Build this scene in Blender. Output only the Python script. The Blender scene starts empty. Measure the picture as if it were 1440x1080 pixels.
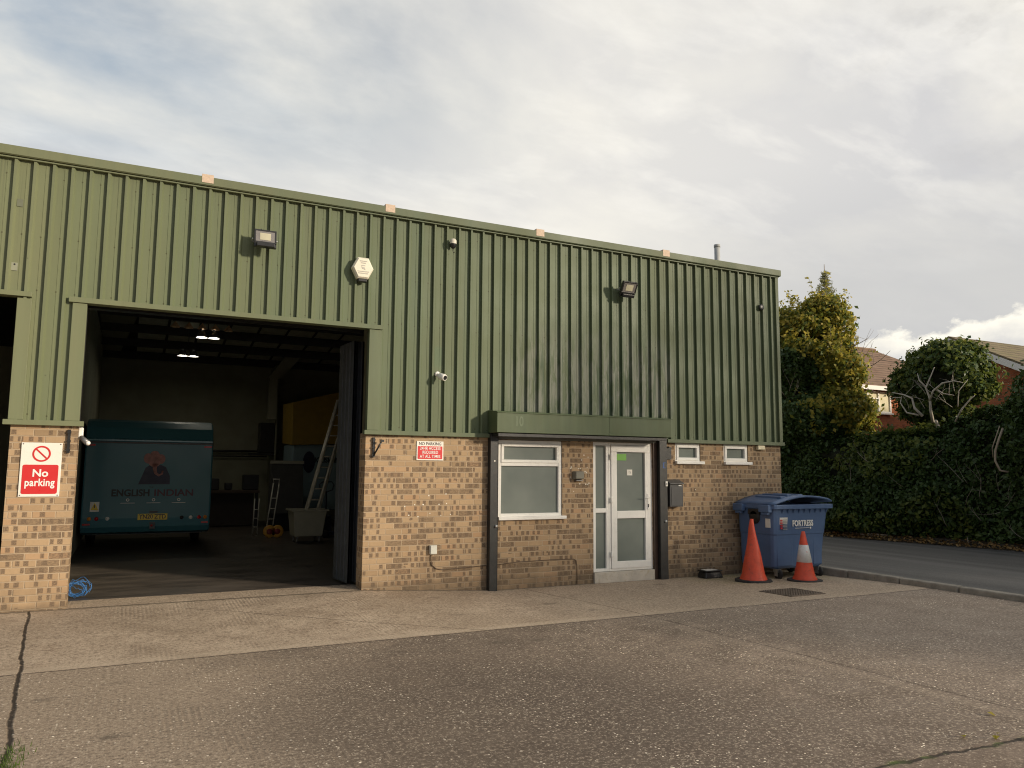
import bpy, math, random
import numpy as np
from mathutils import Vector, Matrix
random.seed(7); rng = np.random.default_rng(11)
sc = bpy.context.scene; col = sc.collection
rad = math.radians
# ---------------------------------------------------------------- camera
cam_d = bpy.data.cameras.new('camera'); cam = bpy.data.objects.new('camera', cam_d); col.objects.link(cam)
f = 1082.0
def nray(x, y): return Vector(((x-720)/f, -(y-540)/f, -1)).normalized()
vr = nray(2914, 677); vv = nray(835, -9000); vv = (vv - vr*vv.dot(vr)).normalized(); vy = vv.cross(vr)
M = Matrix((vr, vy, vv)).to_4x4(); M.translation = Vector((0, -9.986, 1.621))
cam.matrix_world = M
cam_d.sensor_width = 36; cam_d.lens = 36*f/1440; cam_d.clip_end = 3000; cam_d.clip_start = .05
sc.camera = cam
sc.view_settings.view_transform = 'Standard'; sc.view_settings.look = 'None'
sc.view_settings.exposure = .42; sc.view_settings.gamma = 1
sc.cycles.filter_width = 1.1
# ---------------------------------------------------------------- shader DSL
class NT:
    def __init__(s, tree): s.t = tree; s.n = tree.nodes; s.l = tree.links
    def new(s, typ, **kw):
        n = s.n.new(typ)
        for k, v in kw.items(): setattr(n, k, v)
        return n
    def put(s, sock, v):
        if v is None: return
        if isinstance(v, bpy.types.NodeSocket): s.l.new(v, sock)
        else:
            if isinstance(v, (tuple, list)) and len(v) == 3 and sock.type == 'RGBA': v = (*v, 1)
            sock.default_value = v
    def m(s, op, a, b=None, c=None):
        n = s.new('ShaderNodeMath', operation=op)
        s.put(n.inputs[0], a); s.put(n.inputs[1], b); s.put(n.inputs[2], c)
        return n.outputs[0]
    def mix(s, fac, a, b, mode='MIX'):
        n = s.new('ShaderNodeMix', data_type='RGBA', blend_type=mode)
        s.put(n.inputs[0], fac); s.put(n.inputs[6], a); s.put(n.inputs[7], b); return n.outputs[2]
    def noise(s, vec, scale, detail=4, rough=.55, dist=0, col=False):
        n = s.new('ShaderNodeTexNoise'); s.put(n.inputs['Vector'], vec); n.inputs['Scale'].default_value = scale
        n.inputs['Detail'].default_value = detail; n.inputs['Roughness'].default_value = rough; n.inputs['Distortion'].default_value = dist
        return n.outputs['Color' if col else 'Fac']
    def vor(s, vec, scale, feature='F1', out='Distance', rnd=1):
        n = s.new('ShaderNodeTexVoronoi', feature=feature); s.put(n.inputs['Vector'], vec); n.inputs['Scale'].default_value = scale
        n.inputs['Randomness'].default_value = rnd
        return n.outputs[out]
    def white(s, vec):
        n = s.new('ShaderNodeTexWhiteNoise', noise_dimensions='3D'); s.put(n.inputs['Vector'], vec); return n
    def ramp(s, fac, stops, interp='LINEAR'):
        n = s.new('ShaderNodeValToRGB'); s.put(n.inputs[0], fac); r = n.color_ramp; r.interpolation = interp
        while len(r.elements) < len(stops): r.elements.new(.5)
        for e, (p, c) in zip(r.elements, stops):
            e.position = p; e.color = (*c, 1) if isinstance(c, (tuple, list)) else (c, c, c, 1)
        return n.outputs[0]
    def lin(s, v, a, b, x=0., y=1.):
        n = s.new('ShaderNodeMapRange'); s.put(n.inputs[0], v)
        for i, q in enumerate((a, b, x, y)): n.inputs[1+i].default_value = q
        return n.outputs[0]
    def xyz(s, v):
        n = s.new('ShaderNodeSeparateXYZ'); s.put(n.inputs[0], v); return n.outputs
    def vec(s, x, y, z=0.):
        n = s.new('ShaderNodeCombineXYZ'); s.put(n.inputs[0], x); s.put(n.inputs[1], y); s.put(n.inputs[2], z); return n.outputs[0]
    def scalev(s, v, k):
        n = s.new('ShaderNodeVectorMath', operation='MULTIPLY'); s.put(n.inputs[0], v); n.inputs[1].default_value = k; return n.outputs[0]
    def bump(s, h, strength=.5, dist=.01):
        n = s.new('ShaderNodeBump'); s.put(n.inputs['Height'], h); n.inputs['Strength'].default_value = strength; n.inputs['Distance'].default_value = dist
        return n.outputs[0]
def material(name):
    m = bpy.data.materials.new(name); m.use_nodes = True; k = NT(m.node_tree)
    b = k.n['Principled BSDF']; k.b = b; k.out = k.n['Material Output']
    k.P = k.new('ShaderNodeTexCoord').outputs['Object']
    return m, k
def plain(name, c, rough=.5, metal=0, var=.12, nscale=6, bump=.0, bscale=60, dirt=None, spec=None, coat=0):
    m, k = material(name)
    n = k.noise(k.P, nscale, 5, .6)
    lo = tuple(x*(1-var) for x in c); hi = tuple(min(1, x*(1+var)) for x in c)
    cc = k.mix(k.lin(n, .3, .7), lo, hi)
    if dirt:
        d = k.noise(k.P, nscale*2.3, 6, .7)
        cc = k.mix(k.lin(d, .55, .75, 0, dirt[1]), cc, dirt[0])
    k.put(k.b.inputs['Base Color'], cc)
    k.put(k.b.inputs['Roughness'], k.lin(k.noise(k.P, nscale*3, 4), .3, .7, max(.02, rough-.08), min(1, rough+.08)))
    k.b.inputs['Metallic'].default_value = metal
    if spec is not None: k.b.inputs['Specular IOR Level'].default_value = spec
    if coat: k.b.inputs['Coat Weight'].default_value = coat; k.b.inputs['Coat Roughness'].default_value = .08
    if bump: k.put(k.b.inputs['Normal'], k.bump(k.noise(k.P, bscale, 4), bump, .004))
    return m
def emis(name, c, s):
    m, k = material(name); k.b.inputs['Emission Color'].default_value = (*c, 1); k.b.inputs['Emission Strength'].default_value = s
    k.b.inputs['Base Color'].default_value = (.8, .8, .8, 1); return m

def brick_mat(name, base, base2, dark, mort, patch=.42, cw=.225, ch=.075, whole=.10):
    m, k = material(name); x, y, z = k.xyz(k.P)
    wob = k.noise(k.P, 14, 3, .6); wob2 = k.noise(k.P, 40, 3, .6)
    zz = k.m('ADD', z, k.m('MULTIPLY', k.m('SUBTRACT', wob, .5), .006))
    u = k.m('ADD', k.m('ADD', x, y), k.m('MULTIPLY', k.m('SUBTRACT', wob2, .5), .008))
    r = k.m('DIVIDE', zz, ch); row = k.m('FLOOR', r); fv = k.m('FRACT', r)
    rr = k.white(k.vec(row, 3.3)).outputs['Value']
    ub = k.m('ADD', k.m('DIVIDE', u, cw), k.m('ADD', k.m('MULTIPLY', k.m('FLOORED_MODULO', row, 2.), .5), k.m('MULTIPLY', rr, .22)))
    bid = k.m('FLOOR', ub); fu = k.m('FRACT', ub)
    def band(fr, w):   # 1 inside, 0 within w of edges
        e = k.m('MINIMUM', fr, k.m('SUBTRACT', 1., fr)); return k.lin(e, w*.6, w*1.3)
    inside = k.m('MULTIPLY', band(fu, .024), band(fv, .075))
    wb = k.white(k.vec(bid, row)); rb = wb.outputs['Value']
    # burnt patches: square-ish kiln marks of random width in every course
    pc = k.m('ADD', k.m('DIVIDE', u, .088), k.m('MULTIPLY', rr, 9.7))
    pid = k.m('FLOOR', pc); pf = k.m('FRACT', pc)
    wp = k.white(k.vec(pid, row, 5.)); rp = wp.outputs['Value']; rc = k.xyz(wp.outputs['Color'])
    hw = k.lin(rc[0], 0, 1, .24, .47)
    du = k.m('ABSOLUTE', k.m('SUBTRACT', pf, k.lin(rc[1], 0, 1, .42, .58)))
    pm = k.m('MULTIPLY', k.lin(k.m('SUBTRACT', hw, du), -.02, .09), k.lin(k.m('ABSOLUTE', k.m('SUBTRACT', fv, .54)), .32, .40, 1, 0))
    zone = k.lin(k.noise(k.scalev(k.P, (1.2, 1.2, 2.2)), 1.6, 3), .3, .7, patch-.12, patch+.12)
    pm = k.m('MULTIPLY', pm, k.m('LESS_THAN', rp, zone))
    rag = k.lin(k.noise(k.P, 75, 4, .7), .3, .55, .35, 1)
    pm = k.m('MULTIPLY', pm, rag)
    wm = k.m('MULTIPLY', k.m('LESS_THAN', rb, whole), k.m('MULTIPLY', inside, k.lin(k.noise(k.scalev(k.P, (1, 1, 2.5)), 30, 4, .7), .35, .6)))
    pm = k.m('MAXIMUM', pm, k.m('MULTIPLY', wm, .8))
    c = k.mix(k.xyz(wb.outputs['Color'])[1], base, base2)
    c = k.mix(k.lin(k.noise(k.P, 22, 5, .7), .3, .75, 0, .4), c, tuple(v*.62 for v in base))
    c = k.mix(k.m('MULTIPLY', k.m('LESS_THAN', k.xyz(wb.outputs['Color'])[0], .30), .55), c, tuple(v*.55 for v in base))
    c = k.mix(k.m('MULTIPLY', k.lin(k.xyz(wb.outputs['Color'])[2], .8, 1., 0, .5), 1.), c, (base[0]*.98, base[1]*.84, base[2]*.78))
    c = k.mix(k.m('MULTIPLY', pm, .92), c, dark)
    c = k.mix(inside, k.mix(k.noise(k.P, 9, 3), mort, tuple(v*.72 for v in mort)), c)
    dirt = k.m('MULTIPLY', k.lin(z, .02, .42, 1, 0), k.lin(k.noise(k.P, 5, 5, .65), .3, .65))
    c = k.mix(k.m('MULTIPLY', dirt, .55), c, (.13, .10, .07))
    c = k.mix(k.m('MULTIPLY', k.m('MULTIPLY', k.lin(z, .10, .13, 1, 0), k.m('GREATER_THAN', z, -.1)), .30), c, (.16, .12, .08))
    big = k.lin(k.noise(k.scalev(k.P, (1, 1, .6)), .9, 4, .6), .35, .7)
    c = k.mix(k.m('MULTIPLY', big, .35), c, k.mix(.5, c, (.10, .075, .05)))
    k.put(k.b.inputs['Base Color'], c); k.b.inputs['Roughness'].default_value = .9; k.b.inputs['Specular IOR Level'].default_value = .25
    h = k.m('ADD', inside, k.m('MULTIPLY', k.noise(k.P, 120, 4, .7), .45))
    h = k.m('SUBTRACT', h, k.m('MULTIPLY', pm, .25))
    k.put(k.b.inputs['Normal'], k.bump(h, .7, .006))
    return m
BR = brick_mat('buff_brick', (.51, .36, .215), (.42, .29, .17), (.155, .110, .075), (.56, .43, .29), patch=.55, whole=.24)
BR_RED = brick_mat('red_brick', (.46, .15, .06), (.38, .12, .05), (.2, .06, .03), (.34, .2, .12), patch=.1, whole=.15)

def green_mat(name, c=(.122, .152, .083), streak=True):
    m, k = material(name); x, y, z = k.xyz(k.P)
    s = k.noise(k.scalev(k.P, (9, 9, .35)), 1, 5, .65)
    n = k.noise(k.P, 1.1, 5, .6); n2 = k.noise(k.scalev(k.P, (5.385, 0, .12)), 1, 2)
    a = k.mix(k.lin(s, .3, .7), tuple(v*.86 for v in c), tuple(v*1.10 for v in c))
    a = k.mix(k.lin(n, .42, .7, 0, .45), a, (c[0]*1.15, c[1]*.98, c[2]*.95))
    a = k.mix(k.lin(n2, .4, .7, 0, .35), a, (c[0]*.80, c[1]*.95, c[2]*1.0))
    a = k.mix(k.lin(x, 3.2, -1.0, 0, .55), a, k.mix(.5, a, (.36, .345, .185)))   # left end painted lighter and yellower, where more sun falls
    if streak:
        # faded patch where a fascia sign has been taken down
        px = k.m('MULTIPLY', k.lin(x, 4.75, 5.3), k.lin(x, 7.75, 7.95, 1, 0)); pz = k.m('MULTIPLY', k.lin(z, 2.4, 2.5), k.lin(z, 3.2, 3.9, 1, 0))
        pm = k.m('MULTIPLY', k.m('MULTIPLY', px, pz), k.lin(k.noise(k.scalev(k.P, (5, 0, 1.2)), 1, 4, .7), .30, .45))
        blot = k.noise(k.scalev(k.P, (9, 0, 1.5)), 1, 5, .7, .4); blot2 = k.noise(k.scalev(k.P, (17, 0, .9)), 1, 3, .7)
        a = k.mix(k.m('MULTIPLY', pm, k.lin(blot, .44, .52, 0, .95)), a, (.235, .24, .20))
        a = k.mix(k.m('MULTIPLY', pm, k.lin(blot2, .50, .58, 0, .85)), a, (.045, .08, .04))
        pp = k.m('MULTIPLY', k.m('MULTIPLY', k.lin(k.m('ABSOLUTE', k.m('SUBTRACT', x, 3.79)), .05, .07, 1, 0), k.lin(z, 3.0, 3.06)), k.lin(z, 3.28, 3.34, 1, 0))
        a = k.mix(k.m('MULTIPLY', pp, .6), a, (.10, .15, .085))
    if streak:
        su = k.m('DIVIDE', k.m('SUBTRACT', x, 4.60), .1857*5); sid = k.white(k.vec(k.m('FLOOR', su), 7.)).outputs['Value']; sf = k.m('FRACT', su)
        a = k.mix(k.lin(sid, 0, 1, 0, .30), a, (c[0]*.78, c[1]*.84, c[2]*.80)); a = k.mix(k.m('MULTIPLY', k.lin(k.m('ABSOLUTE', k.m('SUBTRACT', sf, .015)), .001, .005, 1, 0), .6), a, (.05, .06, .035))
        run = k.m('MULTIPLY', k.lin(k.noise(k.scalev(k.P, (26, 0, .5)), 1, 3, .6), .56, .68), k.lin(z, 3.9, 5.0, .15, .8)); a = k.mix(k.m('MULTIPLY', run, .5), a, (.085, .095, .06))
    grime = k.m('MULTIPLY', k.lin(z, 4.75, 5.1), k.lin(s, .35, .65))
    a = k.mix(k.m('MULTIPLY', grime, .30), a, (.09, .10, .06))
    sp = k.lin(k.vor(k.P, 2.6), .012, .03, 1, 0)
    a = k.mix(k.m('MULTIPLY', sp, .5), a, (.05, .055, .03))
    if streak:
        pu = k.m('DIVIDE', k.m('SUBTRACT', x, 4.615), .1857); pi_ = k.m('FLOOR', pu); pf = k.m('MULTIPLY', k.m('SUBTRACT', k.m('FRACT', pu), .64), .1857)
        for zc, sd in ((4.90, 1.), (3.585, 2.), (2.19, 3.), (4.2, 4.)):
            wv = k.white(k.vec(pi_, sd)).outputs['Value']; dz_ = k.m('SUBTRACT', z, k.m('ADD', zc, k.m('MULTIPLY', k.m('SUBTRACT', wv, .5), .05)))
            rr = k.m('SQRT', k.m('ADD', k.m('MULTIPLY', pf, pf), k.m('MULTIPLY', dz_, dz_)))
            a = k.mix(k.m('MULTIPLY', k.m('MULTIPLY', k.lin(rr, .007, .012, 1, 0), k.m('LESS_THAN', wv, .62)), .75), a, (.07, .065, .03))
    k.put(k.b.inputs['Base Color'], a)
    k.put(k.b.inputs['Roughness'], k.lin(n, .3, .7, .48, .66)); k.b.inputs['Specular IOR Level'].default_value = .35
    k.put(k.b.inputs['Normal'], k.bump(k.noise(k.scalev(k.P, (1, 1, .35)), 2.2, 3), .25, .02))
    return m
GREEN = green_mat('green_coated_steel'); GREEN_T = green_mat('green_trim_steel', (.120, .147, .082), False)
GREEN_D = green_mat('green_shutter_steel', (.085, .112, .054), False)

def ground_mat():
    m, k = material('worn_concrete'); x, y, z = k.xyz(k.P)
    w1 = k.m('MULTIPLY', k.m('SUBTRACT', k.noise(k.P, 1.7, 5, .6), .5), .10)
    w2 = k.m('MULTIPLY', k.m('SUBTRACT', k.noise(k.P, 14, 4, .7), .5), .03)
    w = k.m('ADD', w1, w2)
    apron = k.lin(k.m('ADD', k.m('ADD', y, 2.68), k.m('MULTIPLY', w, .6)), -.015, .015)
    n1 = k.noise(k.P, .42, 5, .55); n2 = k.noise(k.P, 2.3, 6, .65); n3 = k.noise(k.P, 11, 5, .7); n4 = k.noise(k.P, 70, 3, .7)
    leftm = k.lin(k.m('ADD', k.m('ADD', x, k.m('MULTIPLY', n2, 1.6)), k.m('MULTIPLY', y, .18)), .6, 2.6, 1, 0)
    rightm = k.lin(x, 5.0, 7.5)
    # exposed aggregate surface
    agg = k.mix(k.lin(n3, .3, .7), (.095, .072, .055), (.185, .145, .112))
    agg = k.mix(k.lin(n1, .40, .62, 0, .65), agg, (.20, .163, .128))
    agg = k.mix(k.lin(n2, .44, .66, 0, .60), agg, (.085, .066, .051))
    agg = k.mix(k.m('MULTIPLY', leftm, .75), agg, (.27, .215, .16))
    patch_ = k.m('MULTIPLY', k.lin(k.m('ADD', n1, k.m('MULTIPLY', n2, .35)), .60, .72), k.m('MULTIPLY', k.lin(leftm, 0, 1, 1, .25), k.lin(rightm, 0, 1, 1, .35)))
    agg = k.mix(k.m('MULTIPLY', patch_, .5), agg, (.062, .047, .037))
    ex = k.m('DIVIDE', k.m('SUBTRACT', k.m('ADD', x, k.m('MULTIPLY', y, .1)), 1.9), 2.0); ey = k.m('DIVIDE', k.m('ADD', y, 5.1), 1.9)
    damp = k.m('ADD', k.m('SQRT', k.m('ADD', k.m('MULTIPLY', ex, ex), k.m('MULTIPLY', ey, ey))), k.m('MULTIPLY', k.m('SUBTRACT', n2, .5), 1.1))
    agg = k.mix(k.lin(damp, 1.05, .55, 0, .62), agg, (.060, .046, .036))
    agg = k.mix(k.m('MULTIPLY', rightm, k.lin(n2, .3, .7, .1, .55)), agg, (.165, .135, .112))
    con = k.mix(k.lin(n2, .3, .7), (.25, .195, .145), (.38, .31, .235))
    con = k.mix(k.lin(n3, .50, .72, 0, .55), con, (.17, .125, .09))
    con = k.mix(k.lin(n1, .5, .66, 0, .5), con, (.18, .14, .10))
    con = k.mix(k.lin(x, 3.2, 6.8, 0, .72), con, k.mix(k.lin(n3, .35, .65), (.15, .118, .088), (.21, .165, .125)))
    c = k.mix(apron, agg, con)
    # green algae by the wall at the right
    alg = k.m('MULTIPLY', k.m('MULTIPLY', k.lin(y, -1.7, -.5), k.lin(x, 7.6, 8.3)), k.lin(k.noise(k.P, 1.8, 5, .7), .35, .6))
    c = k.mix(k.m('MULTIPLY', alg, .8), c, (.15, .135, .065))
    grain = k.noise(k.P, 34, 3, .75); grain2 = k.noise(k.P, 95, 2, .8)
    c = k.mix(k.lin(grain, .50, .66, 0, .65), c, (.055, .042, .032)); c = k.mix(k.lin(grain, .47, .32, 0, .55), c, (.40, .335, .26)); c = k.mix(k.lin(grain2, .55, .7, 0, .45), c, (.06, .047, .036))
    # pebbles and chips
    def chips(scale, thr, size, soft=.05):
        v = k.new('ShaderNodeTexVoronoi', feature='F1'); k.put(v.inputs['Vector'], k.P); v.inputs['Scale'].default_value = scale
        on = k.m('GREATER_THAN', k.xyz(v.outputs['Color'])[0], thr)
        sz = k.lin(k.xyz(v.outputs['Color'])[1], 0, 1, size*.4, size)
        return k.m('MULTIPLY', on, k.lin(k.m('SUBTRACT', sz, v.outputs['Distance']), 0, soft)), v
    c1, v1 = chips(62, .55, .46); c2, v2 = chips(36, .76, .30); c3, v3 = chips(85, .45, .5, .1)
    dens = k.lin(k.noise(k.P, 1.3, 4, .6), .35, .65, .3, 1)
    c1 = k.m('MULTIPLY', c1, k.m('MULTIPLY', dens, k.lin(apron, 0, 1, .85, .30)))
    c2 = k.m('MULTIPLY', c2, k.m('MULTIPLY', dens, k.lin(apron, 0, 1, 1., .35)))
    c = k.mix(k.m('MULTIPLY', c3, .42), c, (.05, .038, .029))
    c = k.mix(k.m('MULTIPLY', c1, .55), c, (.50, .44, .35))
    c = k.mix(k.m('MULTIPLY', c2, .95), c, (.80, .73, .61))
    # tamped ridges running away from the wall
    xr = k.m('ADD', x, k.m('MULTIPLY', w, .12))
    wave = k.m('SINE', k.m('MULTIPLY', xr, 2*math.pi/.040))
    tz = k.m('MULTIPLY', k.lin(k.noise(k.scalev(k.P, (1, .8, 1)), 1.1, 4, .6), .50, .68), k.lin(n3, .35, .6, .2, 1))
    tz = k.m('MULTIPLY', tz, k.lin(k.m('MAXIMUM', apron, k.m('MULTIPLY', leftm, .8)), .2, 1)); tz = k.m('MULTIPLY', tz, k.lin(x, 4.5, 5.6, 1, 0))
    c = k.mix(k.m('MULTIPLY', tz, k.lin(wave, -1, .2, .50, 0)), c, (.10, .078, .058))
    # oil spots
    sp = k.lin(k.vor(k.scalev(k.m('ADD', 0, 0) if False else k.P, (1, 1.6, 1)), .9, out='Distance'), .05, .13, 1, 0)
    sp = k.m('MULTIPLY', sp, k.lin(n3, .35, .55)); c = k.mix(k.m('MULTIPLY', sp, .6), c, (.055, .045, .035))
    # joints and cracks
    def line(coord, pos, wd, amp=1.):
        return k.lin(k.m('ABSOLUTE', k.m('ADD', k.m('SUBTRACT', coord, pos), k.m('MULTIPLY', w, amp))), wd*.6, wd*1.6, 1, 0)
    j1 = k.m('MULTIPLY', line(y, -2.70, .007, .6), 1.)
    xl = k.m('ADD', x, k.m('MULTIPLY', y, .075))
    j2 = k.m('MULTIPLY', line(xl, -.875, .012, .9), k.lin(n3, .25, .45, .5, 1))
    j3 = k.m('MULTIPLY', line(k.m('ADD', x, k.m('MULTIPLY', y, .07)), 5.14, .006, .5), .7)
    j4 = line(k.m('ADD', y, k.m('MULTIPLY', k.m('SUBTRACT', x, 4), .07)), -6.9, .012, 1.9)
    j5 = k.m('MULTIPLY', k.m('MULTIPLY', line(k.m('ADD', x, k.m('MULTIPLY', y, 1.2)), 1.15-1.0+.0, .006, 1.4), k.lin(y, -2.8, -2.7)), k.lin(y, -.5, -.3, 1, 0))
    ck = k.lin(k.vor(k.mix(.06, k.P, k.noise(k.P, 3, 4, .6, col=True)), .42, feature='DISTANCE_TO_EDGE'), .002, .006, 1, 0)
    ck = k.m('MULTIPLY', ck, 0.)
    beyond = k.m('LESS_THAN', y, -6.9)
    jj = k.m('MAXIMUM', k.m('MAXIMUM', k.m('MAXIMUM', j1, j2), k.m('MAXIMUM', j3, j4)), k.m('MAXIMUM', j5, ck))
    pale = k.m('MULTIPLY', k.m('MULTIPLY', line(y, -2.60, .06, 1.), .35), k.lin(x, 6.5, 3.5, .3, 1))
    pale = k.m('MAXIMUM', pale, k.m('MULTIPLY', k.m('MULTIPLY', line(k.m('ADD', x, k.m('MULTIPLY', y, .07)), 5.02, .07, 2.), .13), k.lin(n2, .35, .6)))
    c = k.mix(pale, c, (.36, .30, .23))
    c = k.mix(k.m('MULTIPLY', beyond, .35), c, (.12, .09, .068))
    c = k.mix(jj, c, (.030, .023, .017))
    moss = k.m('MULTIPLY', k.m('MULTIPLY', line(k.m('ADD', y, k.m('MULTIPLY', k.m('SUBTRACT', x, 4), .07)), -6.9, .022, 1.9), k.lin(k.noise(k.P, 5, 3), .50, .62)), .6)
    c = k.mix(moss, c, (.06, .09, .02))
    wd = k.m('MULTIPLY', k.lin(k.m('ADD', y, k.m('MULTIPLY', n3, .14)), -.02, .05), k.m('LESS_THAN', y, .02)); c = k.mix(k.m('MULTIPLY', wd, .75), c, (.05, .042, .028))
    c = k.mix(1., c, k.mix(k.lin(x, 2., 7.), (1.62, 1.57, 1.50), (2.10, 2.04, 1.96)), 'MULTIPLY')  # colour lifted, more to the right, to offset the tree shade there
    k.put(k.b.inputs['Base Color'], c)
    k.put(k.b.inputs['Roughness'], k.lin(n2, .3, .7, .62, .95)); k.b.inputs['Specular IOR Level'].default_value = .35
    h = k.m('ADD', k.m('MULTIPLY', n4, .5), k.m('ADD', k.m('MULTIPLY', c1, .5), k.m('MULTIPLY', c2, .8)))
    h = k.m('ADD', h, k.m('MULTIPLY', k.m('MULTIPLY', wave, tz), .30)); h = k.m('SUBTRACT', h, k.m('MULTIPLY', jj, 2.5)); h = k.m('ADD', h, n3)
    k.put(k.b.inputs['Normal'], k.bump(h, .55, .008))
    return m
GROUND = ground_mat()
def road_mat():
    m, k = material('asphalt'); x, y, z = k.xyz(k.P)
    n = k.noise(k.P, 60, 4, .7); t = k.noise(k.scalev(k.P, (1.1, .06, 1)), 1.6, 3, .5); n2 = k.noise(k.P, 1.4, 5, .6)
    c = k.mix(k.lin(t, .35, .65), (.095, .089, .080), (.175, .163, .147)); c = k.mix(k.lin(n, .3, .7, 0, .5), c, (.045, .042, .04))
    c = k.mix(k.lin(n2, .6, .72, 0, .6), c, (.04, .038, .035))
    v = k.vor(k.P, 95, out='Color'); c = k.mix(k.m('MULTIPLY', k.m('GREATER_THAN', k.xyz(v)[0], .9), .35), c, (.3, .28, .25))
    k.put(k.b.inputs['Base Color'], c); k.put(k.b.inputs['Roughness'], k.lin(t, .3, .7, .8, .6))
    k.put(k.b.inputs['Normal'], k.bump(n, .5, .005)); return m
ROAD = road_mat()
def floor_mat():
    m, k = material('painted_floor'); n = k.noise(k.scalev(k.P, (.5, 1.4, 1)), 2.2, 6, .65); n2 = k.noise(k.P, 9, 5, .7)
    c = k.mix(k.lin(n, .35, .65), (.05, .04, .032), (.12, .098, .078)); c = k.mix(k.lin(n2, .6, .75, 0, .6), c, (.02, .017, .014))
    k.put(k.b.inputs['Base Color'], c); k.put(k.b.inputs['Roughness'], k.lin(n, .3, .7, .35, .6)); return m
FLOOR = floor_mat()
def leaf_mat(name, cols, trans=.25, rough=.45):
    m, k = material(name)
    g = k.new('ShaderNodeNewGeometry'); r = g.outputs['Random Per Island']
    n = k.noise(k.P, 1.1, 4, .6)
    s = k.m('ADD', k.m('MULTIPLY', r, .55), k.lin(n, .3, .7, 0, .45))
    c = k.ramp(s, [(i/(len(cols)-1), q) for i, q in enumerate(cols)])
    k.put(k.b.inputs['Base Color'], c); k.b.inputs['Roughness'].default_value = rough; k.b.inputs['Specular IOR Level'].default_value = .3
    tr = k.new('ShaderNodeBsdfTranslucent'); k.put(tr.inputs[0], k.mix(.5, c, (.12, .14, .02), 'ADD'))
    mx = k.new('ShaderNodeMixShader'); mx.inputs[0].default_value = trans
    k.l.new(k.b.outputs[0], mx.inputs[1]); k.l.new(tr.outputs[0], mx.inputs[2]); k.l.new(mx.outputs[0], k.out.inputs[0]); return m
L_IVY = leaf_mat('ivy_leaves', [(.020, .044, .010), (.038, .072, .016), (.062, .105, .026), (.12, .16, .05)], .12)
L_YEL = leaf_mat('autumn_leaves', [(.12, .14, .025), (.27, .25, .04), (.45, .36, .06), (.62, .47, .09)], .5)
L_OLV = leaf_mat('olive_leaves', [(.05, .08, .018), (.09, .13, .028), (.16, .19, .04), (.26, .25, .06)], .4)
L_CON = leaf_mat('conifer_needles', [(.20, .22, .12), (.30, .30, .17), (.42, .38, .22)], .5)
L_LIT = leaf_mat('fallen_leaves', [(.10, .05, .02), (.22, .11, .04), (.35, .22, .08), (.06, .035, .02)], .05)
BARK = plain('grey_bark', (.30, .25, .20), .9, var=.3, nscale=14, bump=.6, bscale=40)
CORE = plain('core_shade', (.018, .022, .010), 1, var=.4, nscale=9)  # solid near-black core blocks see-through; inner shade put into its colour
WHITE = plain('white_upvc', (.88, .86, .80), .32, var=.03, nscale=3, dirt=((.45, .40, .30), .25))
WHITE2 = plain('white_enamel', (.86, .84, .78), .4, var=.04)
BLACKP = plain('black_painted_steel', (.022, .023, .022), .42, var=.3, nscale=12, dirt=((.10, .055, .03), .5), bump=.15)
BROWNP = plain('brown_door_frame', (.055, .030, .018), .6, var=.3)
BLACK = plain('black_plastic', (.018, .018, .018), .35, var=.2)
RUB = plain('black_rubber', (.028, .027, .025), .75, var=.25, dirt=((.12, .10, .07), .6))
GREYM = plain('grey_metal', (.20, .20, .20), .4, .5)
STEEL = plain('galvanised_steel', (.5, .5, .49), .35, .85)
CAP = plain('buff_mastic_patch', (.62, .48, .36), .8, var=.15, nscale=30)
CONC = plain('threshold_concrete', (.55, .50, .42), .85, var=.12, nscale=8, dirt=((.40, .30, .14), .7), bump=.4)
KERB = plain('kerb_concrete', (.30, .265, .215), .9, var=.25, nscale=7, dirt=((.08, .085, .05), .6), bump=.5, bscale=80)
INWALL = plain('inside_blockwork', (.31, .305, .22), .9, var=.15, nscale=1.5, bump=.2, bscale=12)
INWALL2 = plain('inside_lining_board', (.30, .29, .22), .8, var=.08, nscale=1.5)
DARKST = plain('dark_roof_steel', (.03, .03, .03), .6, var=.2)
ROOFP = plain('rooflight_panel', (.55, .55, .47), .6, var=.15)
DOORG = plain('folding_door_grey', (.055, .062, .070), .5, var=.2, nscale=5, dirt=((.03, .03, .03), .6))
RED = plain('sign_red', (.62, .030, .030), .35, var=.04); SWHITE = plain('sign_white', (.84, .81, .72), .3, var=.03, dirt=((.6, .5, .35), .2))
INKB = plain('sign_black', (.05, .035, .035), .4); INKW = plain('sign_lettering_white', (.88, .86, .80), .4, var=.02)
BLUEB = plain('blue_bin_plastic', (.092, .155, .285), .42, var=.10, nscale=4, dirt=((.10, .12, .18), .35), bump=.08)
ORANGE = plain('orange_cone_plastic', (.70, .085, .035), .5, var=.14, nscale=9, dirt=((.22, .08, .05), .75))
CWHITE = plain('white_reflective_band', (.72, .70, .66), .35, var=.08, nscale=12, dirt=((.35, .28, .22), .6))
TBLUE = plain('turquoise_trailer_paint', (.055, .175, .215), .42, var=.05, nscale=1, coat=.25, spec=.3)
TBLUE2 = plain('pale_blue_van_paint', (.24, .34, .38), .35, var=.05)
NAVY = plain('navy_print', (.018, .02, .055), .5); PINKP = plain('pink_print', (.36, .16, .14), .5, var=.4, nscale=12)
TEXTG = plain('dark_print', (.008, .014, .018), .5); TEXTM = plain('maroon_print', (.09, .03, .05), .5)
YELP = plain('number_plate_yellow', (.85, .62, .05), .4, var=.03); YEL = plain('yellow_panel', (.36, .23, .03), .5, var=.1)
REDL = plain('red_reflector', (.55, .02, .02), .25); AMB = plain('amber_lens', (.7, .25, .03), .25)
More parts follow.
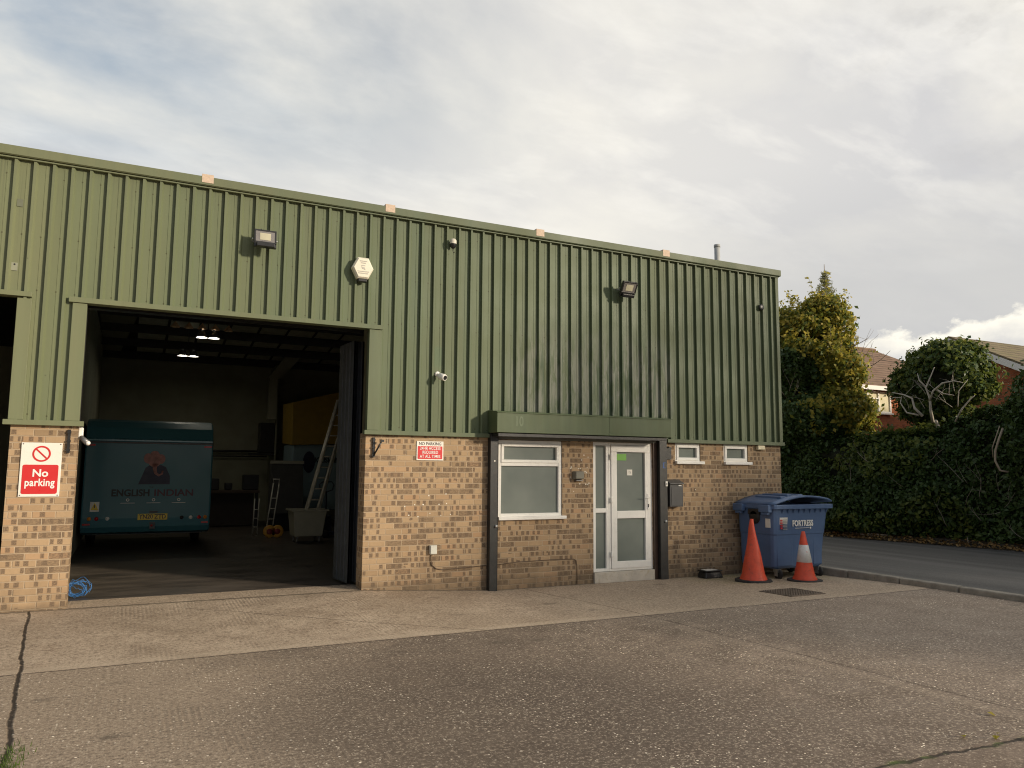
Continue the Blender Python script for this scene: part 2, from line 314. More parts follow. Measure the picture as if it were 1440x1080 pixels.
BEIGE = plain('grey_beige_plastic', (.40, .39, .31), .55, var=.06); ALU = plain('aluminium', (.72, .70, .62), .45, .3)
GRATE = plain('cast_iron', (.17, .135, .105), .7, .3, var=.3, nscale=20, bump=.4)
COILB = plain('blue_cable_sheath', (.05, .20, .50), .4); GREENST = plain('green_sticker', (.16, .42, .05), .5)
PINK = plain('beige_vent_plastic', (.70, .62, .42), .5, var=.04); LAMPG = emis('lamp_glow', (1, .92, .74), 22)
FASC = plain('white_fascia', (.80, .77, .70), .5, var=.05)
CURT = plain('cream_net_curtain', (.68, .62, .40), .7, var=.12, nscale=4)
SHADE = plain('brown_shade', (.70, .50, .32), .5, var=.4, nscale=20)
GALV = plain('flue_grey', (.42, .43, .42), .6)
def glass_mat():
    m, k = material('frosted_glass'); n = k.noise(k.P, 1.6, 3, .5)
    k.put(k.b.inputs['Base Color'], k.mix(k.lin(n, .3, .7), (.150, .175, .155), (.22, .245, .215)))
    k.put(k.b.inputs['Roughness'], .22); k.b.inputs['Specular IOR Level'].default_value = .5
    return m
GLASS = glass_mat()
def tile_mat(name, a, b, moss):
    m, k = material(name); x, y, z = k.xyz(k.P)
    r = k.m('DIVIDE', z, .16); fr = k.m('FRACT', r); row = k.m('FLOOR', r)
    wn = k.white(k.vec(k.m('FLOOR', k.m('DIVIDE', k.m('ADD', x, k.m('MULTIPLY', row, .13)), .3)), row)).outputs['Value']
    c = k.mix(wn, a, b); c = k.mix(k.lin(fr, 0, .34, .97, 0), c, tuple(v*.25 for v in a))
    c = k.mix(k.lin(k.noise(k.P, 2.5, 5, .7), .45, .7, 0, .8), c, moss)
    k.put(k.b.inputs['Base Color'], c); k.b.inputs['Roughness'].default_value = .9
    k.put(k.b.inputs['Normal'], k.bump(fr, .8, .03)); return m
TILE_B = tile_mat('brown_roof_tiles', (.19, .115, .075), (.25, .16, .11), (.20, .14, .09)); TILE_M = tile_mat('mossy_roof_tiles', (.16, .12, .07), (.22, .17, .10), (.20, .18, .07))
def grass_mat():
    m, k = material('rough_grass'); k.put(k.b.inputs['Base Color'], k.mix(k.noise(k.P, 2, 6, .7), (.05, .07, .02), (.10, .11, .04))); k.b.inputs['Roughness'].default_value = 1; return m
GRASS = grass_mat(); SOIL = plain('soil_verge', (.055, .042, .028), 1, var=.4, nscale=9, bump=.8, bscale=20)
# ---------------------------------------------------------------- mesh tools
class MB:
    def __init__(s): s.v = []; s.f = []; s.smooth = []
    def add(s, vs, fs, smooth=False):
        o = len(s.v); s.v += [tuple(map(float, p)) for p in vs]; s.f += [tuple(i+o for i in q) for q in fs]; s.smooth += [smooth]*len(fs); return s
    def box(s, x0, x1, y0, y1, z0, z1, top=None):
        v = [(x0, y0, z0), (x1, y0, z0), (x1, y1, z0), (x0, y1, z0), (x0, y0, z1), (x1, y0, z1), (x1, y1, z1), (x0, y1, z1)]
        return s.add(v, [(0, 3, 2, 1), (4, 5, 6, 7), (0, 1, 5, 4), (1, 2, 6, 5), (2, 3, 7, 6), (3, 0, 4, 7)])
    def hexa(s, v): return s.add(v, [(0, 3, 2, 1), (4, 5, 6, 7), (0, 1, 5, 4), (1, 2, 6, 5), (2, 3, 7, 6), (3, 0, 4, 7)])
    def quad(s, *p): return s.add(p, [tuple(range(len(p)))])
    def tube(s, pts, rs, n=8, cap=True):
        pts = [Vector(p) for p in pts]
        if not isinstance(rs, (list, tuple)): rs = [rs]*len(pts)
        vs = []; fs = []; up = None
        for i, p in enumerate(pts):
            d = (pts[min(i+1, len(pts)-1)] - pts[max(i-1, 0)]).normalized()
            if up is None: up = d.orthogonal().normalized()
            a = (up - d*up.dot(d)).normalized(); up = a; b = d.cross(a)
            for j in range(n):
                t = 2*math.pi*j/n; vs.append(p + (a*math.cos(t)+b*math.sin(t))*rs[i])
        for i in range(len(pts)-1):
            for j in range(n): fs.append((i*n+j, i*n+(j+1) % n, (i+1)*n+(j+1) % n, (i+1)*n+j))
        s.add(vs, fs, True)
        if cap:
            o = len(s.v)-len(vs); s.f += [tuple(o+j for j in range(n))[::-1], tuple(o+(len(pts)-1)*n+j for j in range(n))]; s.smooth += [False, False]
        return s
    def lathe(s, c, prof, n=28, axis='z'):
        vs = []; fs = []
        for r, h in prof:
            for j in range(n):
                t = 2*math.pi*j/n; a, b = r*math.cos(t), r*math.sin(t)
                vs.append((c[0]+a, c[1]+b, c[2]+h) if axis == 'z' else ((c[0]+a, c[1]-h, c[2]+b) if axis == 'y' else (c[0]+h, c[1]+a, c[2]+b)))
        for i in range(len(prof)-1):
            for j in range(n): fs.append((i*n+j, i*n+(j+1) % n, (i+1)*n+(j+1) % n, (i+1)*n+j))
        return s.add(vs, fs, True)
    def disc(s, c, r, n=24, nrm='y', rin=0, z=1.0):
        vs = []
        for R in ((r, rin) if rin else (r,)):
            for j in range(n):
                t = 2*math.pi*j/n; vs.append((c[0]+R*math.cos(t), c[1], c[2]+R*math.sin(t)*z) if nrm == 'y' else (c[0]+R*math.cos(t), c[1]+R*math.sin(t), c[2]))
        if rin: return s.add(vs, [(j, (j+1) % n, n+(j+1) % n, n+j) for j in range(n)])
        return s.add(vs, [tuple(range(n))])
    def prismY(s, poly, y0, y1):   # polygon in XZ extruded in Y
        n = len(poly); vs = [(x, y0, z) for x, z in poly]+[(x, y1, z) for x, z in poly]
        return s.add(vs, [tuple(range(n)), tuple(range(n, 2*n))[::-1]]+[(j, n+j, n+(j+1) % n, (j+1) % n) for j in range(n)])
    def prismX(s, poly, x0, x1):   # polygon in YZ extruded in X
        n = len(poly); vs = [(x0, y, z) for y, z in poly]+[(x1, y, z) for y, z in poly]
        return s.add(vs, [tuple(range(n))[::-1], tuple(range(n, 2*n))]+[(j, (j+1) % n, n+(j+1) % n, n+j) for j in range(n)])
    def xf(s, fn): s.v = [tuple(fn(Vector(p))) for p in s.v]; return s
    def build(s, name, mat, parent=None, bevel=0, fixn=True):
        me = bpy.data.meshes.new(name); off = Vector(parent_world(parent)) if parent else Vector((0, 0, 0))
        if not parent: off = Vector(s.origin) if hasattr(s, 'origin') else off
        me.from_pydata([tuple(Vector(p)-off) for p in s.v], [], s.f)
        me.polygons.foreach_set('use_smooth', s.smooth)
        if fixn:
            import bmesh
            bm = bmesh.new(); bm.from_mesh(me); bmesh.ops.recalc_face_normals(bm, faces=bm.faces); bm.to_mesh(me); bm.free()
        me.materials.append(mat); o = bpy.data.objects.new(name, me); col.objects.link(o)
        if parent: o.parent = parent
        else: o.location = off
        if bevel:
            b = o.modifiers.new('bevel', 'BEVEL'); b.width = bevel; b.segments = 2; b.limit_method = 'ANGLE'; b.angle_limit = rad(40)
        return o
def parent_world(p):
    v = Vector(p.location)
    while p.parent: p = p.parent; v = v+p.location
    return v
def thing(name, loc, label, cat, group=None):
    o = bpy.data.objects.new(name, None); o.location = loc; o.empty_display_size = .1; col.objects.link(o); return tag(o, label, cat, group)
def tag(o, label, cat, group=None):
    o['label'] = label; o['category'] = cat
    if group: o['group'] = group
    return o
def structure(o): o['kind'] = 'structure'; return o
def text(name, body, mat, parent, loc, size, bold=0., sx=1., depth=.002, align='CENTER', rot=(90, 0, 0), italic=0, spacing=1.):
    cu = bpy.data.curves.new('t', 'FONT'); cu.body = body; cu.size = size; cu.align_x = align; cu.align_y = 'CENTER'
    cu.offset = bold; cu.extrude = depth; cu.shear = italic; cu.space_character = spacing
    t = bpy.data.objects.new('t', cu); col.objects.link(t)
    dg = bpy.context.evaluated_depsgraph_get(); me = bpy.data.meshes.new_from_object(t.evaluated_get(dg))
    bpy.data.objects.remove(t); me.materials.clear(); me.materials.append(mat); me.name = name
    o = bpy.data.objects.new(name, me); col.objects.link(o); o.parent = parent
    o.location = Vector(loc) - parent_world(parent); o.rotation_euler = [rad(a) for a in rot]; o.scale = (sx, 1, 1); return o
# ---------------------------------------------------------------- ground
def gz(x, y):
    s = .055 if x < 2.8 else (-.06 if x > 4.7 else .055-.115*(x-2.8)/1.9)
    t = min(1, max(0, (-y)/2.6)); t = t*t*(3-2*t)
    return s*(1-t) - .0*t
xs = [-40, -25, -15, -8, -4, -2, -1, 0, 1, 2, 2.8] + [2.8+.19*i for i in range(1, 11)] + [5.5, 6.5, 7.5, 8.5, 9.5, 10.25]
ys = [-60, -30, -15, -10, -8, -6, -5, -4, -3.4] + [-2.8+.2*i for i in range(15)] + [.3, .62]
g = MB(); nx = len(xs)
g.add([(x, y, gz(x, y)) for y in ys for x in xs], [(j*nx+i, j*nx+i+1, (j+1)*nx+i+1, (j+1)*nx+i) for j in range(len(ys)-1) for i in range(nx-1)], True)
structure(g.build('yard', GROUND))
g = MB(); g.box(-1500, 1500, -1500, 1500, -.9, -.16); structure(g.build('ground', GRASS))
g = MB(); R0 = [(10.39, 60, .0), (10.39, -60, .0)]
lx = lambda y: 15.62-.2*(y-3.8) if y < 12 else 13.98
pts = [60, 12, 3.8, -.3, -6, -60]; L = [(10.38, y, .035) for y in pts]; Rr = [(lx(max(y, -12))+.35, y, .035) for y in pts]
g.add(L+Rr, [(i, i+1, 6+i+1, 6+i) for i in range(5)]); structure(g.build('road', ROAD))
g = MB(); A = [(lx(max(y, -12))-.02, y, .039) for y in pts]; B = [(lx(max(y, -12))+.45, y, .14) for y in pts]; C2 = [(lx(max(y, -12))+4.5, y, .3) for y in pts]; D2 = [(60, y, .4) for y in pts]
g.add(A+B+C2+D2, [(k*6+i, k*6+i+1, k*6+7+i, k*6+6+i) for k in range(3) for i in range(5)]); structure(g.build('verge', SOIL))
kb = MB(); y = -14.0
while y < 20:
    kb.box(10.245, 10.385, y+.009, y+.901, -.2, .082+random.uniform(-.004, .004)); y += .91
structure(kb.build('kerb', KERB, bevel=.018))
fl = MB(); fl.box(-6, 10.0, .55, 14.1, -.1, .058); structure(fl.build('floor', FLOOR))
# ---------------------------------------------------------------- building
BL = thing('warehouse_unit', (0, 0, 0), 'long industrial unit of buff brick under green ribbed steel cladding with a large open bay', 'building')
bw = MB(); T = .28
def wallx(x0, x1, z0, z1): bw.box(x0, x1, 0, T, z0, z1)
wallx(-9, -5.2, -.2, 2.09)                       # next pier further left, out of frame
bw.build('brick_pier', BR, BL); bw = MB(); wallx(-1.17, -.52, -.2, 2.09); bw.build('brick_pier', BR, BL); bw = MB()
wallx(2.80, 4.62, -.2, 2.09)
W1 = (4.74, 5.80, .905, 2.05); DR = (6.34, 7.44, -.2, 2.05)
wallx(4.62, 4.74, -.2, 2.09)
wallx(4.74, 5.80, -.2, .905); wallx(5.80, 6.34, -.2, 2.09); wallx(4.74, 5.80, 2.05, 2.09)
wallx(6.34, 7.44, 2.05, 2.09); wallx(7.44, 7.90, -.2, 2.09)
s1 = (7.90, 8.42, 1.73, 2.07); s2 = (8.91, 9.45, 1.73, 2.07)
wallx(7.90, 8.42, -.2, 1.73); wallx(8.42, 8.91, -.2, 2.09); wallx(8.91, 9.45, -.2, 1.73); wallx(9.45, 10.19, -.2, 2.09)
wallx(7.90, 8.42, 2.07, 2.09); wallx(8.91, 9.45, 2.07, 2.09)
bw.box(9.95, 10.19, T, 14.2, -.2, 2.09)
bw.build('brick_wall', BR, BL)
# ribbed cladding
RP = .1857; R0x = 4.615
prof = [(0, 0), (.004, -.042), (.030, -.042), (.052, 0), (.118, 0), (.121, -.0035), (.133, -.0035), (.136, 0)]
def sheet(mb, x0, x1, z0, z1, yb=-.02):
    pl = []
    k0 = int(math.floor((x0-R0x)/RP))-1; k1 = int(math.ceil((x1-R0x)/RP))+1
    P = [(R0x+k*RP+a, b) for k in range(k0, k1) for a, b in prof]
    def yat(x):
        for (xa, ya), (xb, yb_) in zip(P, P[1:]):
            if xa <= x <= xb: return ya+(yb_-ya)*(x-xa)/max(1e-9, xb-xa)
        return 0
    pl = [(x0, yat(x0))]+[p for p in P if x0+1e-4 < p[0] < x1-1e-4]+[(x1, yat(x1))]
    n = len(pl); vs = [(x, yb+y_, z0) for x, y_ in pl]+[(x, yb+y_, z1) for x, y_ in pl]
    mb.add(vs, [(i, i+1, n+i+1, n+i) for i in range(n-1)])
cl = MB(); sheet(cl, -9, 10.16, 3.50, 5.105); sheet(cl, -1.17, -.52, 2.10, 3.50); sheet(cl, 2.80, 10.16, 2.10, 3.50)
cl.build('cladding', GREEN, BL, fixn=False)
bk = MB(); bk.box(-9, 10.17, 0.0, .08, 3.50, 5.08); bk.box(-1.17, -.52, 0, .28, 2.10, 3.50); bk.box(2.80, 10.17, 0, .08, 2.10, 3.50); bk.build('cladding_liner', DARKST, BL)
tr = MB()
for a, b in ((-1.24, -.47), (2.76, 4.57), (7.70, 10.23)): tr = MB(); tr.box(a, b, -.075, .02, 2.068, 2.125); tr.build('sill_flashing', GREEN_T, BL, bevel=.003)
tr = MB(); tr.box(-9, -1.06, -.085, .06, 3.49, 3.545); tr.build('lintel_flashing', GREEN_T, BL, bevel=.003); tr = MB(); tr.box(-.70, 2.975, -.085, .06, 3.475, 3.535); tr.build('lintel_flashing', GREEN_T, BL, bevel=.003)
for a, b in ((-1.195, -1.055), (-.66, -.515), (2.795, 2.95)): tr = MB(); tr.box(a, b, -.064, .04, 2.127, 3.472); tr.build('jamb_flashing', GREEN_T, BL, bevel=.003)
tr = MB(); tr.box(10.125, 10.195, -.066, .10, 2.127, 5.09); tr.build('corner_flashing', GREEN_T, BL, bevel=.003)
cp = MB(); cp.prismX([(-.10, 5.085), (-.10, 5.185), (.26, 5.21), (.26, 5.085), (-.04, 5.085), (-.04, 5.075), (-.085, 5.075)], -9, 10.235); cp.build('coping', GREEN_T, BL)
q = MB(); q.box(-9, 10.2, -.078, -.03, 5.050, 5.064); q.build('drip_lip', GREEN_T, BL)
q = MB(); q.box(-1.275, -1.215, -.028, -.0205, 4.515, 4.60); q.build('bracket_mark', plain('grey_mark', (.14, .15, .10), .6), BL)
q = MB(); q.box(-1.29, -1.22, -.028, -.0205, 3.78, 3.87); q.build('socket_plate', plain('pale_mark', (.27, .28, .2), .6), BL)
q = MB(); q.disc((-1.25, -.030, 3.85), .010, 10); q.build('cable_hole', BLACK, BL, fixn=False)
for px in (.712, 3.046, 5.379, 7.725):
    q = MB(); w = .115; q.box(px-w/2-.03, px+w/2-.01, -.104, .262, 5.108, 5.2135); q.build('coping_joint_patch', CAP, BL)
# side wall and roof of the unit
sd = MB(); sd.box(10.14, 10.17, T, 14.2, 2.09, 5.08); sd.build('side_cladding', GREEN_T, BL)
rf = MB()
rf.hexa([(-9, .27, 4.93), (10.1, .27, 4.93), (10.1, 7, 5.75), (-9, 7, 5.75), (-9, .27, 5.0), (10.1, .27, 5.0), (10.1, 7, 5.82), (-9, 7, 5.82)])
rf.hexa([(-9, 7, 5.75), (10.1, 7, 5.75), (10.1, 14.2, 4.73), (-9, 14.2, 4.73), (-9, 7, 5.82), (10.1, 7, 5.82), (10.1, 14.2, 4.80), (-9, 14.2, 4.80)])
rf.build('roof', DARKST, BL)
iw = MB(); iw.box(-6, 10.1, 14.0, 14.2, -.1, 4.9); iw.box(-.95, -.78, .28, 14, -.1, 5.0); iw.box(6.4, 6.55, .4, 14, 0, 4.9); iw.box(-6.2, -6, .28, 14, 0, 5)
iw.build('inside_wall', INWALL, BL)
# lining boards, rooflight panels and purlins under the rear slope
def zr(Y): return 5.75-(Y-7)*(1.02/7.2)
lb = MB(); lb.add([(-.78, 7.6, zr(7.6)-.03), (.34, 7.6, zr(7.6)-.03), (-.38, 13.98, zr(13.98)-.03), (-.78, 13.98, zr(13.98)-.03)], [(0, 1, 2, 3)]); lb.build('ceiling_board', INWALL2, BL)
ob = MB()
for i in range(9):
    for j in range(5):
        y0 = 7.7+j*1.25; x0 = .05+i*.72
        ob.add([(x0, y0, zr(y0)-.02), (x0+.66, y0, zr(y0)-.02), (x0+.66, y0+.85, zr(y0+.85)-.02), (x0, y0+.85, zr(y0+.85)-.02)], [(0, 1, 2, 3)])
ob.build('rooflight', ROOFP, BL)
for j in range(6):
    y0 = 7.35+j*1.25; q = MB(); q.box(-.78, 6.4, y0, y0+.07, zr(y0)-.22, zr(y0)-.03); q.build('purlin', DARKST, BL)
hn = MB(); hn.hexa([(3.45, 12.6, 4.15), (3.8, 12.6, 4.15), (3.8, 12.8, 4.15), (3.45, 12.8, 4.15), (4.25, 12.6, 5.3), (4.75, 12.6, 5.3), (4.75, 12.8, 5.3), (4.25, 12.8, 5.3)])
hn.box(3.5, 3.72, 12.6, 12.8, 3.0, 4.15); hn.build('roof_beam', INWALL2, BL)
pc = MB(); pc.box(3.75, 3.80, 12.9, 14, 0, 4.6); pc.build('partition', INWALL, BL)
pp = MB(); pp.tube([(1.6, 13.9, 2.1), (3.7, 13.9, 2.1)], .03); pp.tube([(1.6, 13.9, 1.95), (3.7, 13.9, 1.95)], .02); pp.build('wall_pipe', DARKST, BL)
# office enclosure behind the windows (keeps the hall dark)
of = MB(); of.box(3.75, 10.0, 3.6, 3.7, 0, 4.9); of.box(3.75, 3.85, .3, 3.6, 0, 4.9); of.build('office_partition', INWALL, BL)
# door head track and folded leaves
tk = MB(); tk.box(-.52, 2.80, .29, .42, 3.49, 3.60); tk.build('door_track', BLACK, BL)
zz = [(2.68, 1.0), (2.73, .42), (2.80, 1.0), (2.85, .42), (2.92, 1.0)]
for (xa, ya), (xb, yb) in zip(zz, zz[1:]):
    q = MB(); q.hexa([(xa-.015, ya, .09), (xb-.015, yb, .09), (xb+.015, yb, .09), (xa+.015, ya, .09), (xa-.015, ya, 3.38), (xb-.015, yb, 3.38), (xb+.015, yb, 3.38), (xa+.015, ya, 3.38)])
    for t in (.25, .5, .75):
        xc = xa+(xb-xa)*t; yc = ya+(yb-ya)*t; q.box(xc-.022, xc+.022, yc-.02, yc+.02, .10, 3.37)
    q.build('folding_door_leaf', DOORG, BL, bevel=.003)
# posts, shutter box
pv = MB(); pv.box(4.575, 4.69, -.10, -.004, -.12, 2.20); pv.box(4.69, 4.70, -.10, -.07, -.12, 2.20); pv.build('shutter_post', BLACKP, BL, bevel=.004)
pv = MB(); pv.box(7.515, 7.66, -.10, -.004, -.12, 2.20); pv.build('shutter_post', BLACKP, BL, bevel=.004)
pv = MB(); pv.box(7.445, 7.512, -.03, .03, -.10, 2.08); pv.build('door_side_batten', BROWNP, BL)
sb = MB(); sb.prismX([(-.34, 2.135), (-.34, 2.415), (-.325, 2.43), (-.02, 2.46), (-.02, 2.135)], 4.56, 7.56)
sb.box(4.56, 7.60, -.35, -.34, 2.407, 2.418); shb = sb.build('shutter_box', GREEN_D, BL, bevel=.004)
ql = MB(); ql.box(6.42, 6.424, -.344, -.34, 2.14, 2.41); ql.build('box_seam', GREEN_T, shb)
ql = MB(); ql.box(4.60, 7.50, -.30, -.08, 2.085, 2.128); ql.build('shutter_slot', BLACK, BL)
ql = MB(); ql.box(4.70, 7.50, -.035, -.003, 2.053, 2.088); ql.build('head_batten', plain('grey_green_batten', (.16, .16, .13), .7), BL)
fade = plain('faded_number_paint', (.135, .17, .10), .6)
text('faded_number', '10', fade, BL, (4.90, -.3415, 2.29), .19, .004, .75, .0008)
# ---- windows / doors
def frame_rect(mb, x0, x1, z0, z1, w, y0, y1):
    mb.box(x0, x1, y0, y1, z1-w, z1); mb.box(x0, x1, y0, y1, z0, z0+w); mb.box(x0, x0+w, y0, y1, z0+w, z1-w); mb.box(x1-w, x1, y0, y1, z0+w, z1-w)
def window(x0, x1, z0, z1, splits, w=.055, label=None, sill=True, sash=None):
    q = MB(); frame_rect(q, x0, x1, z0, z1, w, .015, .075)
    for z in splits: q.box(x0+w, x1-w, .017, .073, z-.028, z+.028)
    fr = q.build('window', WHITE, BL, bevel=.006)
    if label: fr['label'] = label
    zs = [z0+w]+[c for z in splits for c in (z-.028, z+.028)]+[z1-w]
    for a, b in zip(zs[::2], zs[1::2]):
        if sash and sash(a):
            q = MB(); frame_rect(q, x0+w-.008, x1-w+.008, a-.008, b+.008, .045, .002, .055); q.build('casement', WHITE, fr, bevel=.006)
            e = .03
        else: e = -.002
        q = MB(); q.box(x0+w+e, x1-w-e, .05, .056, a+e, b-e); q.build('pane', GLASS, fr)
    if sill:
        q = MB(); q.box(x0-.01, x1+.05, -.055, .03, z0-.035, z0+.012); q.build('sill', WHITE2, fr, bevel=.006)
    return fr
window(4.745, 5.795, .94, 2.045, [1.70], .055, 'large white window with frosted glass and a top light', sash=lambda a: a > 1.6)
window(7.905, 8.415, 1.765, 2.066, [], .035, 'small white window beside the mailbox', sash=lambda a: True)
window(8.915, 9.445, 1.765, 2.066, [], .035, 'small white window above the blue bin', sash=lambda a: True)
q = MB(); frame_rect(q, 6.345, 6.625, .10, 2.045, .045, .01, .08); q.box(6.39, 6.58, .012, .078, .98, 1.045)
q.box(6.345+.0, 7.44, .012, .078, 2.046, 2.05)
sl = q.build('side_light', WHITE, BL, bevel=.005)
for a, b in ((.145, .98), (1.045, 2.0)):
    q = MB(); q.box(6.389, 6.581, .045, .05, a, b); q.build('pane', GLASS, sl)
q = MB(); frame_rect(q, 6.628, 7.44, .10, 2.045, .035, .01, .08); df = q.build('door_frame', WHITE, BL, bevel=.004)
q = MB(); frame_rect(q, 6.665, 7.402, .135, 2.008, .105, -.006, .058); q.box(6.77, 7.297, -.004, .056, .885, 1.0)
dr = q.build('door', WHITE, BL, bevel=.006)
for a, b in ((.24, .885), (1.0, 1.903)):
    q = MB(); q.box(6.768, 7.299, .03, .036, a, b); q.build('pane', GLASS, dr)
q = MB()
q.box(7.33, 7.365, -.018, -.006, 1.02, 1.26); q.tube([(7.347, -.006, 1.20), (7.347, -.055, 1.20), (7.25, -.055, 1.205)], .010, 8); q.build('handle', WHITE2, dr, bevel=.003)
q = MB(); q.box(7.338, 7.357, -.021, -.018, 1.05, 1.10); q.build('keyhole', BLACK, dr)
for z in (.35, 1.17, 1.83):
    q = MB(); q.box(6.640, 6.70, -.022, -.006, z-.035, z+.035); q.tube([(6.655, -.02, z-.045), (6.655, -.02, z+.045)], .012, 8); q.build('hinge', WHITE2, dr, bevel=.003)
q = MB(); q.box(6.775, 6.965, .024, .028, 1.775, 1.875); q.build('green_sticker', GREENST, dr)
q = MB(); q.box(6.975, 7.075, .024, .0275, 1.545, 1.635); dn = q.build('number_label', SWHITE, dr)
text('number', '15', INKB, dn, (7.025, .0235, 1.59), .055, 0, .8, .0006)
q = MB(); q.box(6.34, 7.443, -.035, .10, -.12, .095); q.build('threshold', CONC, BL, bevel=.006)
# wall details that belong to the building
def spots(name, pts, mat, r=.012):
    for x, z in pts: q = MB(); q.disc((x, -.0025, z), r*random.uniform(.7, 1.2), 8); q.build(name, mat, BL, fixn=False)
PL = plain('plug_filler', (.80, .76, .66), .8)
pts = [(5.95+random.uniform(-.02, .36), 1.35+random.uniform(-.12, .5)) for _ in range(22)]
spots('wall_plug', [p for p in pts if p[0] < 6.3], PL, .010)
spots('wall_plug', [(3.55, .98), (3.42, 1.0), (3.72, 1.02), (3.88, .99), (4.02, 1.0), (3.5, 1.14), (3.36, 1.12), (3.62, 1.14), (3.85, 1.14), (3.96, 1.15), (3.7, 1.26), (3.95, 1.28), (9.0, 1.42), (8.3, 1.32)], PL, .009)
for nm, pl in (('cable', [(3.745, -.012, .46), (3.742, -.014, .40), (3.76, -.014, .33), (3.82, -.014, .28), (3.90, -.014, .262), (4.56, -.012, .285)]),
               ('cable', [(4.70, -.012, .285), (5.0, -.012, .31), (5.6, -.012, .32), (5.98, -.012, .315), (6.03, -.012, .29), (6.045, -.012, .2), (6.045, -.012, -.05)])):
    q = MB(); q.tube(pl, .0055, 6); q.build(nm, plain('brown_cable', (.12, .08, .05), .6), BL)
q = MB(); q.box(7.70, 7.80, -.03, -.002, 1.80, 2.0); q.box(7.70, 7.755, -.03, -.002, 1.98, 2.0); q.build('lock_plate', BLACKP, BL)
q = MB(); q.lathe((9.785, -.055, 4.478), [(0, .02), (.042, .02), (.055, .012), (.055, 0)], 20, 'y'); q.build('cladding_vent', BLACK, BL)
for (x, s) in ((-.605, 0), (2.905, 1)):
    q = MB(); q.box(x-.014, x+.014, -.03, -.003, 1.77, 2.03)
    for z in (1.80, 1.90, 2.0): q.box(x-.02, x+.02, -.036, -.03, z-.012, z+.012)
    if s: q.tube([(x, -.03, 1.79), (x+.085, -.10, 1.98)], .011, 6); q.box(x+.07, x+.11, -.125, -.08, 1.97, 2.0)
    q.build('door_hook_bracket', BLACK, BL)
q = MB(); q.box(7.575, 7.60, -.1025, -.10, 1.66, 1.75); q.box(7.60, 7.63, -.1025, -.10, 1.74, 1.75); q.box(7.60, 7.63, -.1025, -.10, 1.66, 1.67); q.build('blue_mark', plain('blue_marker', (.03, .10, .32), .5), BL)
for x in (4.64, 7.585):
    q = MB(); q.lathe((x+.03, -.101, .83), [(0, .022), (.02, .02), (.022, 0)], 12, 'y'); q.build('shutter_lock', STEEL, BL)
q = MB(); q.disc((4.64, -.1025, 1.74), .012, 10); q.build('white_dot', PL, BL)
# flue on the roof
q = MB(); q.tube([(9.42, .62, 4.9), (9.42, .62, 5.72)], .052, 18); q.tube([(9.42, .62, 5.68), (9.42, .62, 5.73)], .058, 18); q.build('flue_pipe', GALV, BL)
# ---------------------------------------------------------------- things on the wall
def floodlight(x, z, tilt, size, label):
    t = thing('floodlight', (x, -.06, z), label, 'floodlight', 'floodlights on the green cladding')
    R_ = Matrix.Rotation(rad(tilt), 3, 'X'); c = Vector((x, -.20, z)); w, h = size
    def X(mb): return mb.xf(lambda p: c+R_@p)
    X(MB().box(-w/2, w/2, -.03, .012, -h/2, h/2)).build('housing', BLACK, t, bevel=.008)
    q = MB(); frame_rect(q, -w/2, w/2, -h*.28, h/2, .022, -.04, -.03); X(q).build('bezel', BLACK, t, bevel=.004)
    X(MB().box(-w/2+.02, w/2-.02, -.036, -.031, -h*.26, h/2-.02)).build('lens', plain('lamp_reflector', (.26, .24, .22), .25, .4), t)
    X(MB().box(-w*.24, w*.24, -.039, -.036, -h*.10, h*.30)).build('led_panel', plain('led_phosphor', (.50, .47, .33), .5), t)
    X(MB().box(-w*.4, w*.4, -.075, -.03, -h/2-.005, -h*.3)).build('sensor_box', BLACK, t, bevel=.008)
    q = MB(); q.tube([(x-w/2-.012, -.19, z), (x-w/2-.012, -.06, z), (x+w/2+.012, -.06, z), (x+w/2+.012, -.19, z)], .008, 6); q.build('bracket', STEEL, t)
    q = MB(); q.tube([(x, -.06, z-.02), (x-.03, -.04, z+.18)], .006, 6); q.build('cable', BLACK, t)
floodlight(1.385, 4.46, -8, (.27, .23), 'black floodlight above the open bay with its cream lamp facing out')
floodlight(6.87, 4.45, 28, (.27, .24), 'black floodlight tilted downwards, high above the door')
al = thing('alarm_box', (2.67, -.02, 4.27), 'cream hexagonal alarm box above the right end of the open bay', 'alarm box')
hexp = [(2.66+.145*math.cos(rad(a)), 4.27+.165*math.sin(rad(a))) for a in range(0, 360, 60)]
q = MB(); inner = [(2.66+(x-2.66)*.86, 4.27+(z-4.27)*.86) for x, z in hexp]
n = 6; vs = [(x, -.056, z) for x, z in hexp]+[(x, -.13, z) for x, z in hexp]+[(x, -.155, z) for x, z in inner]
q.add(vs, [tuple(range(12, 18)), tuple(range(6))[::-1]]+[(i, (i+1) % 6, 6+(i+1) % 6, 6+i) for i in range(6)]+[(6+i, 6+(i+1) % 6, 12+(i+1) % 6, 12+i) for i in range(6)])
q.build('cover', plain('cream_alarm_plastic', (.78, .74, .60), .4, var=.04), al, bevel=.004)
q = MB(); q.box(2.60, 2.72, -.14, -.06, 4.085, 4.13); q.build('strobe', BLACK, al, bevel=.01)
gt = plain('faded_grey_print', (.48, .46, .40), .6)
for i, (w, z) in enumerate(((.10, 4.36), (.07, 4.335), (.15, 4.22), (.13, 4.195), (.05, 4.30))):
    q = MB(); q.box(2.66-w/2, 2.66+w/2, -.158, -.155, z-.006, z+.006); q.build('print_line', gt, al)
q = MB(); q.prismY([(2.63, 4.285), (2.65, 4.255), (2.69, 4.245), (2.68, 4.275)], -.158, -.155); q.build('print_mark', gt, al)
dm = thing('dome_camera', (3.955, -.02, 4.78), 'small grey dome camera near the top of the cladding', 'security camera')
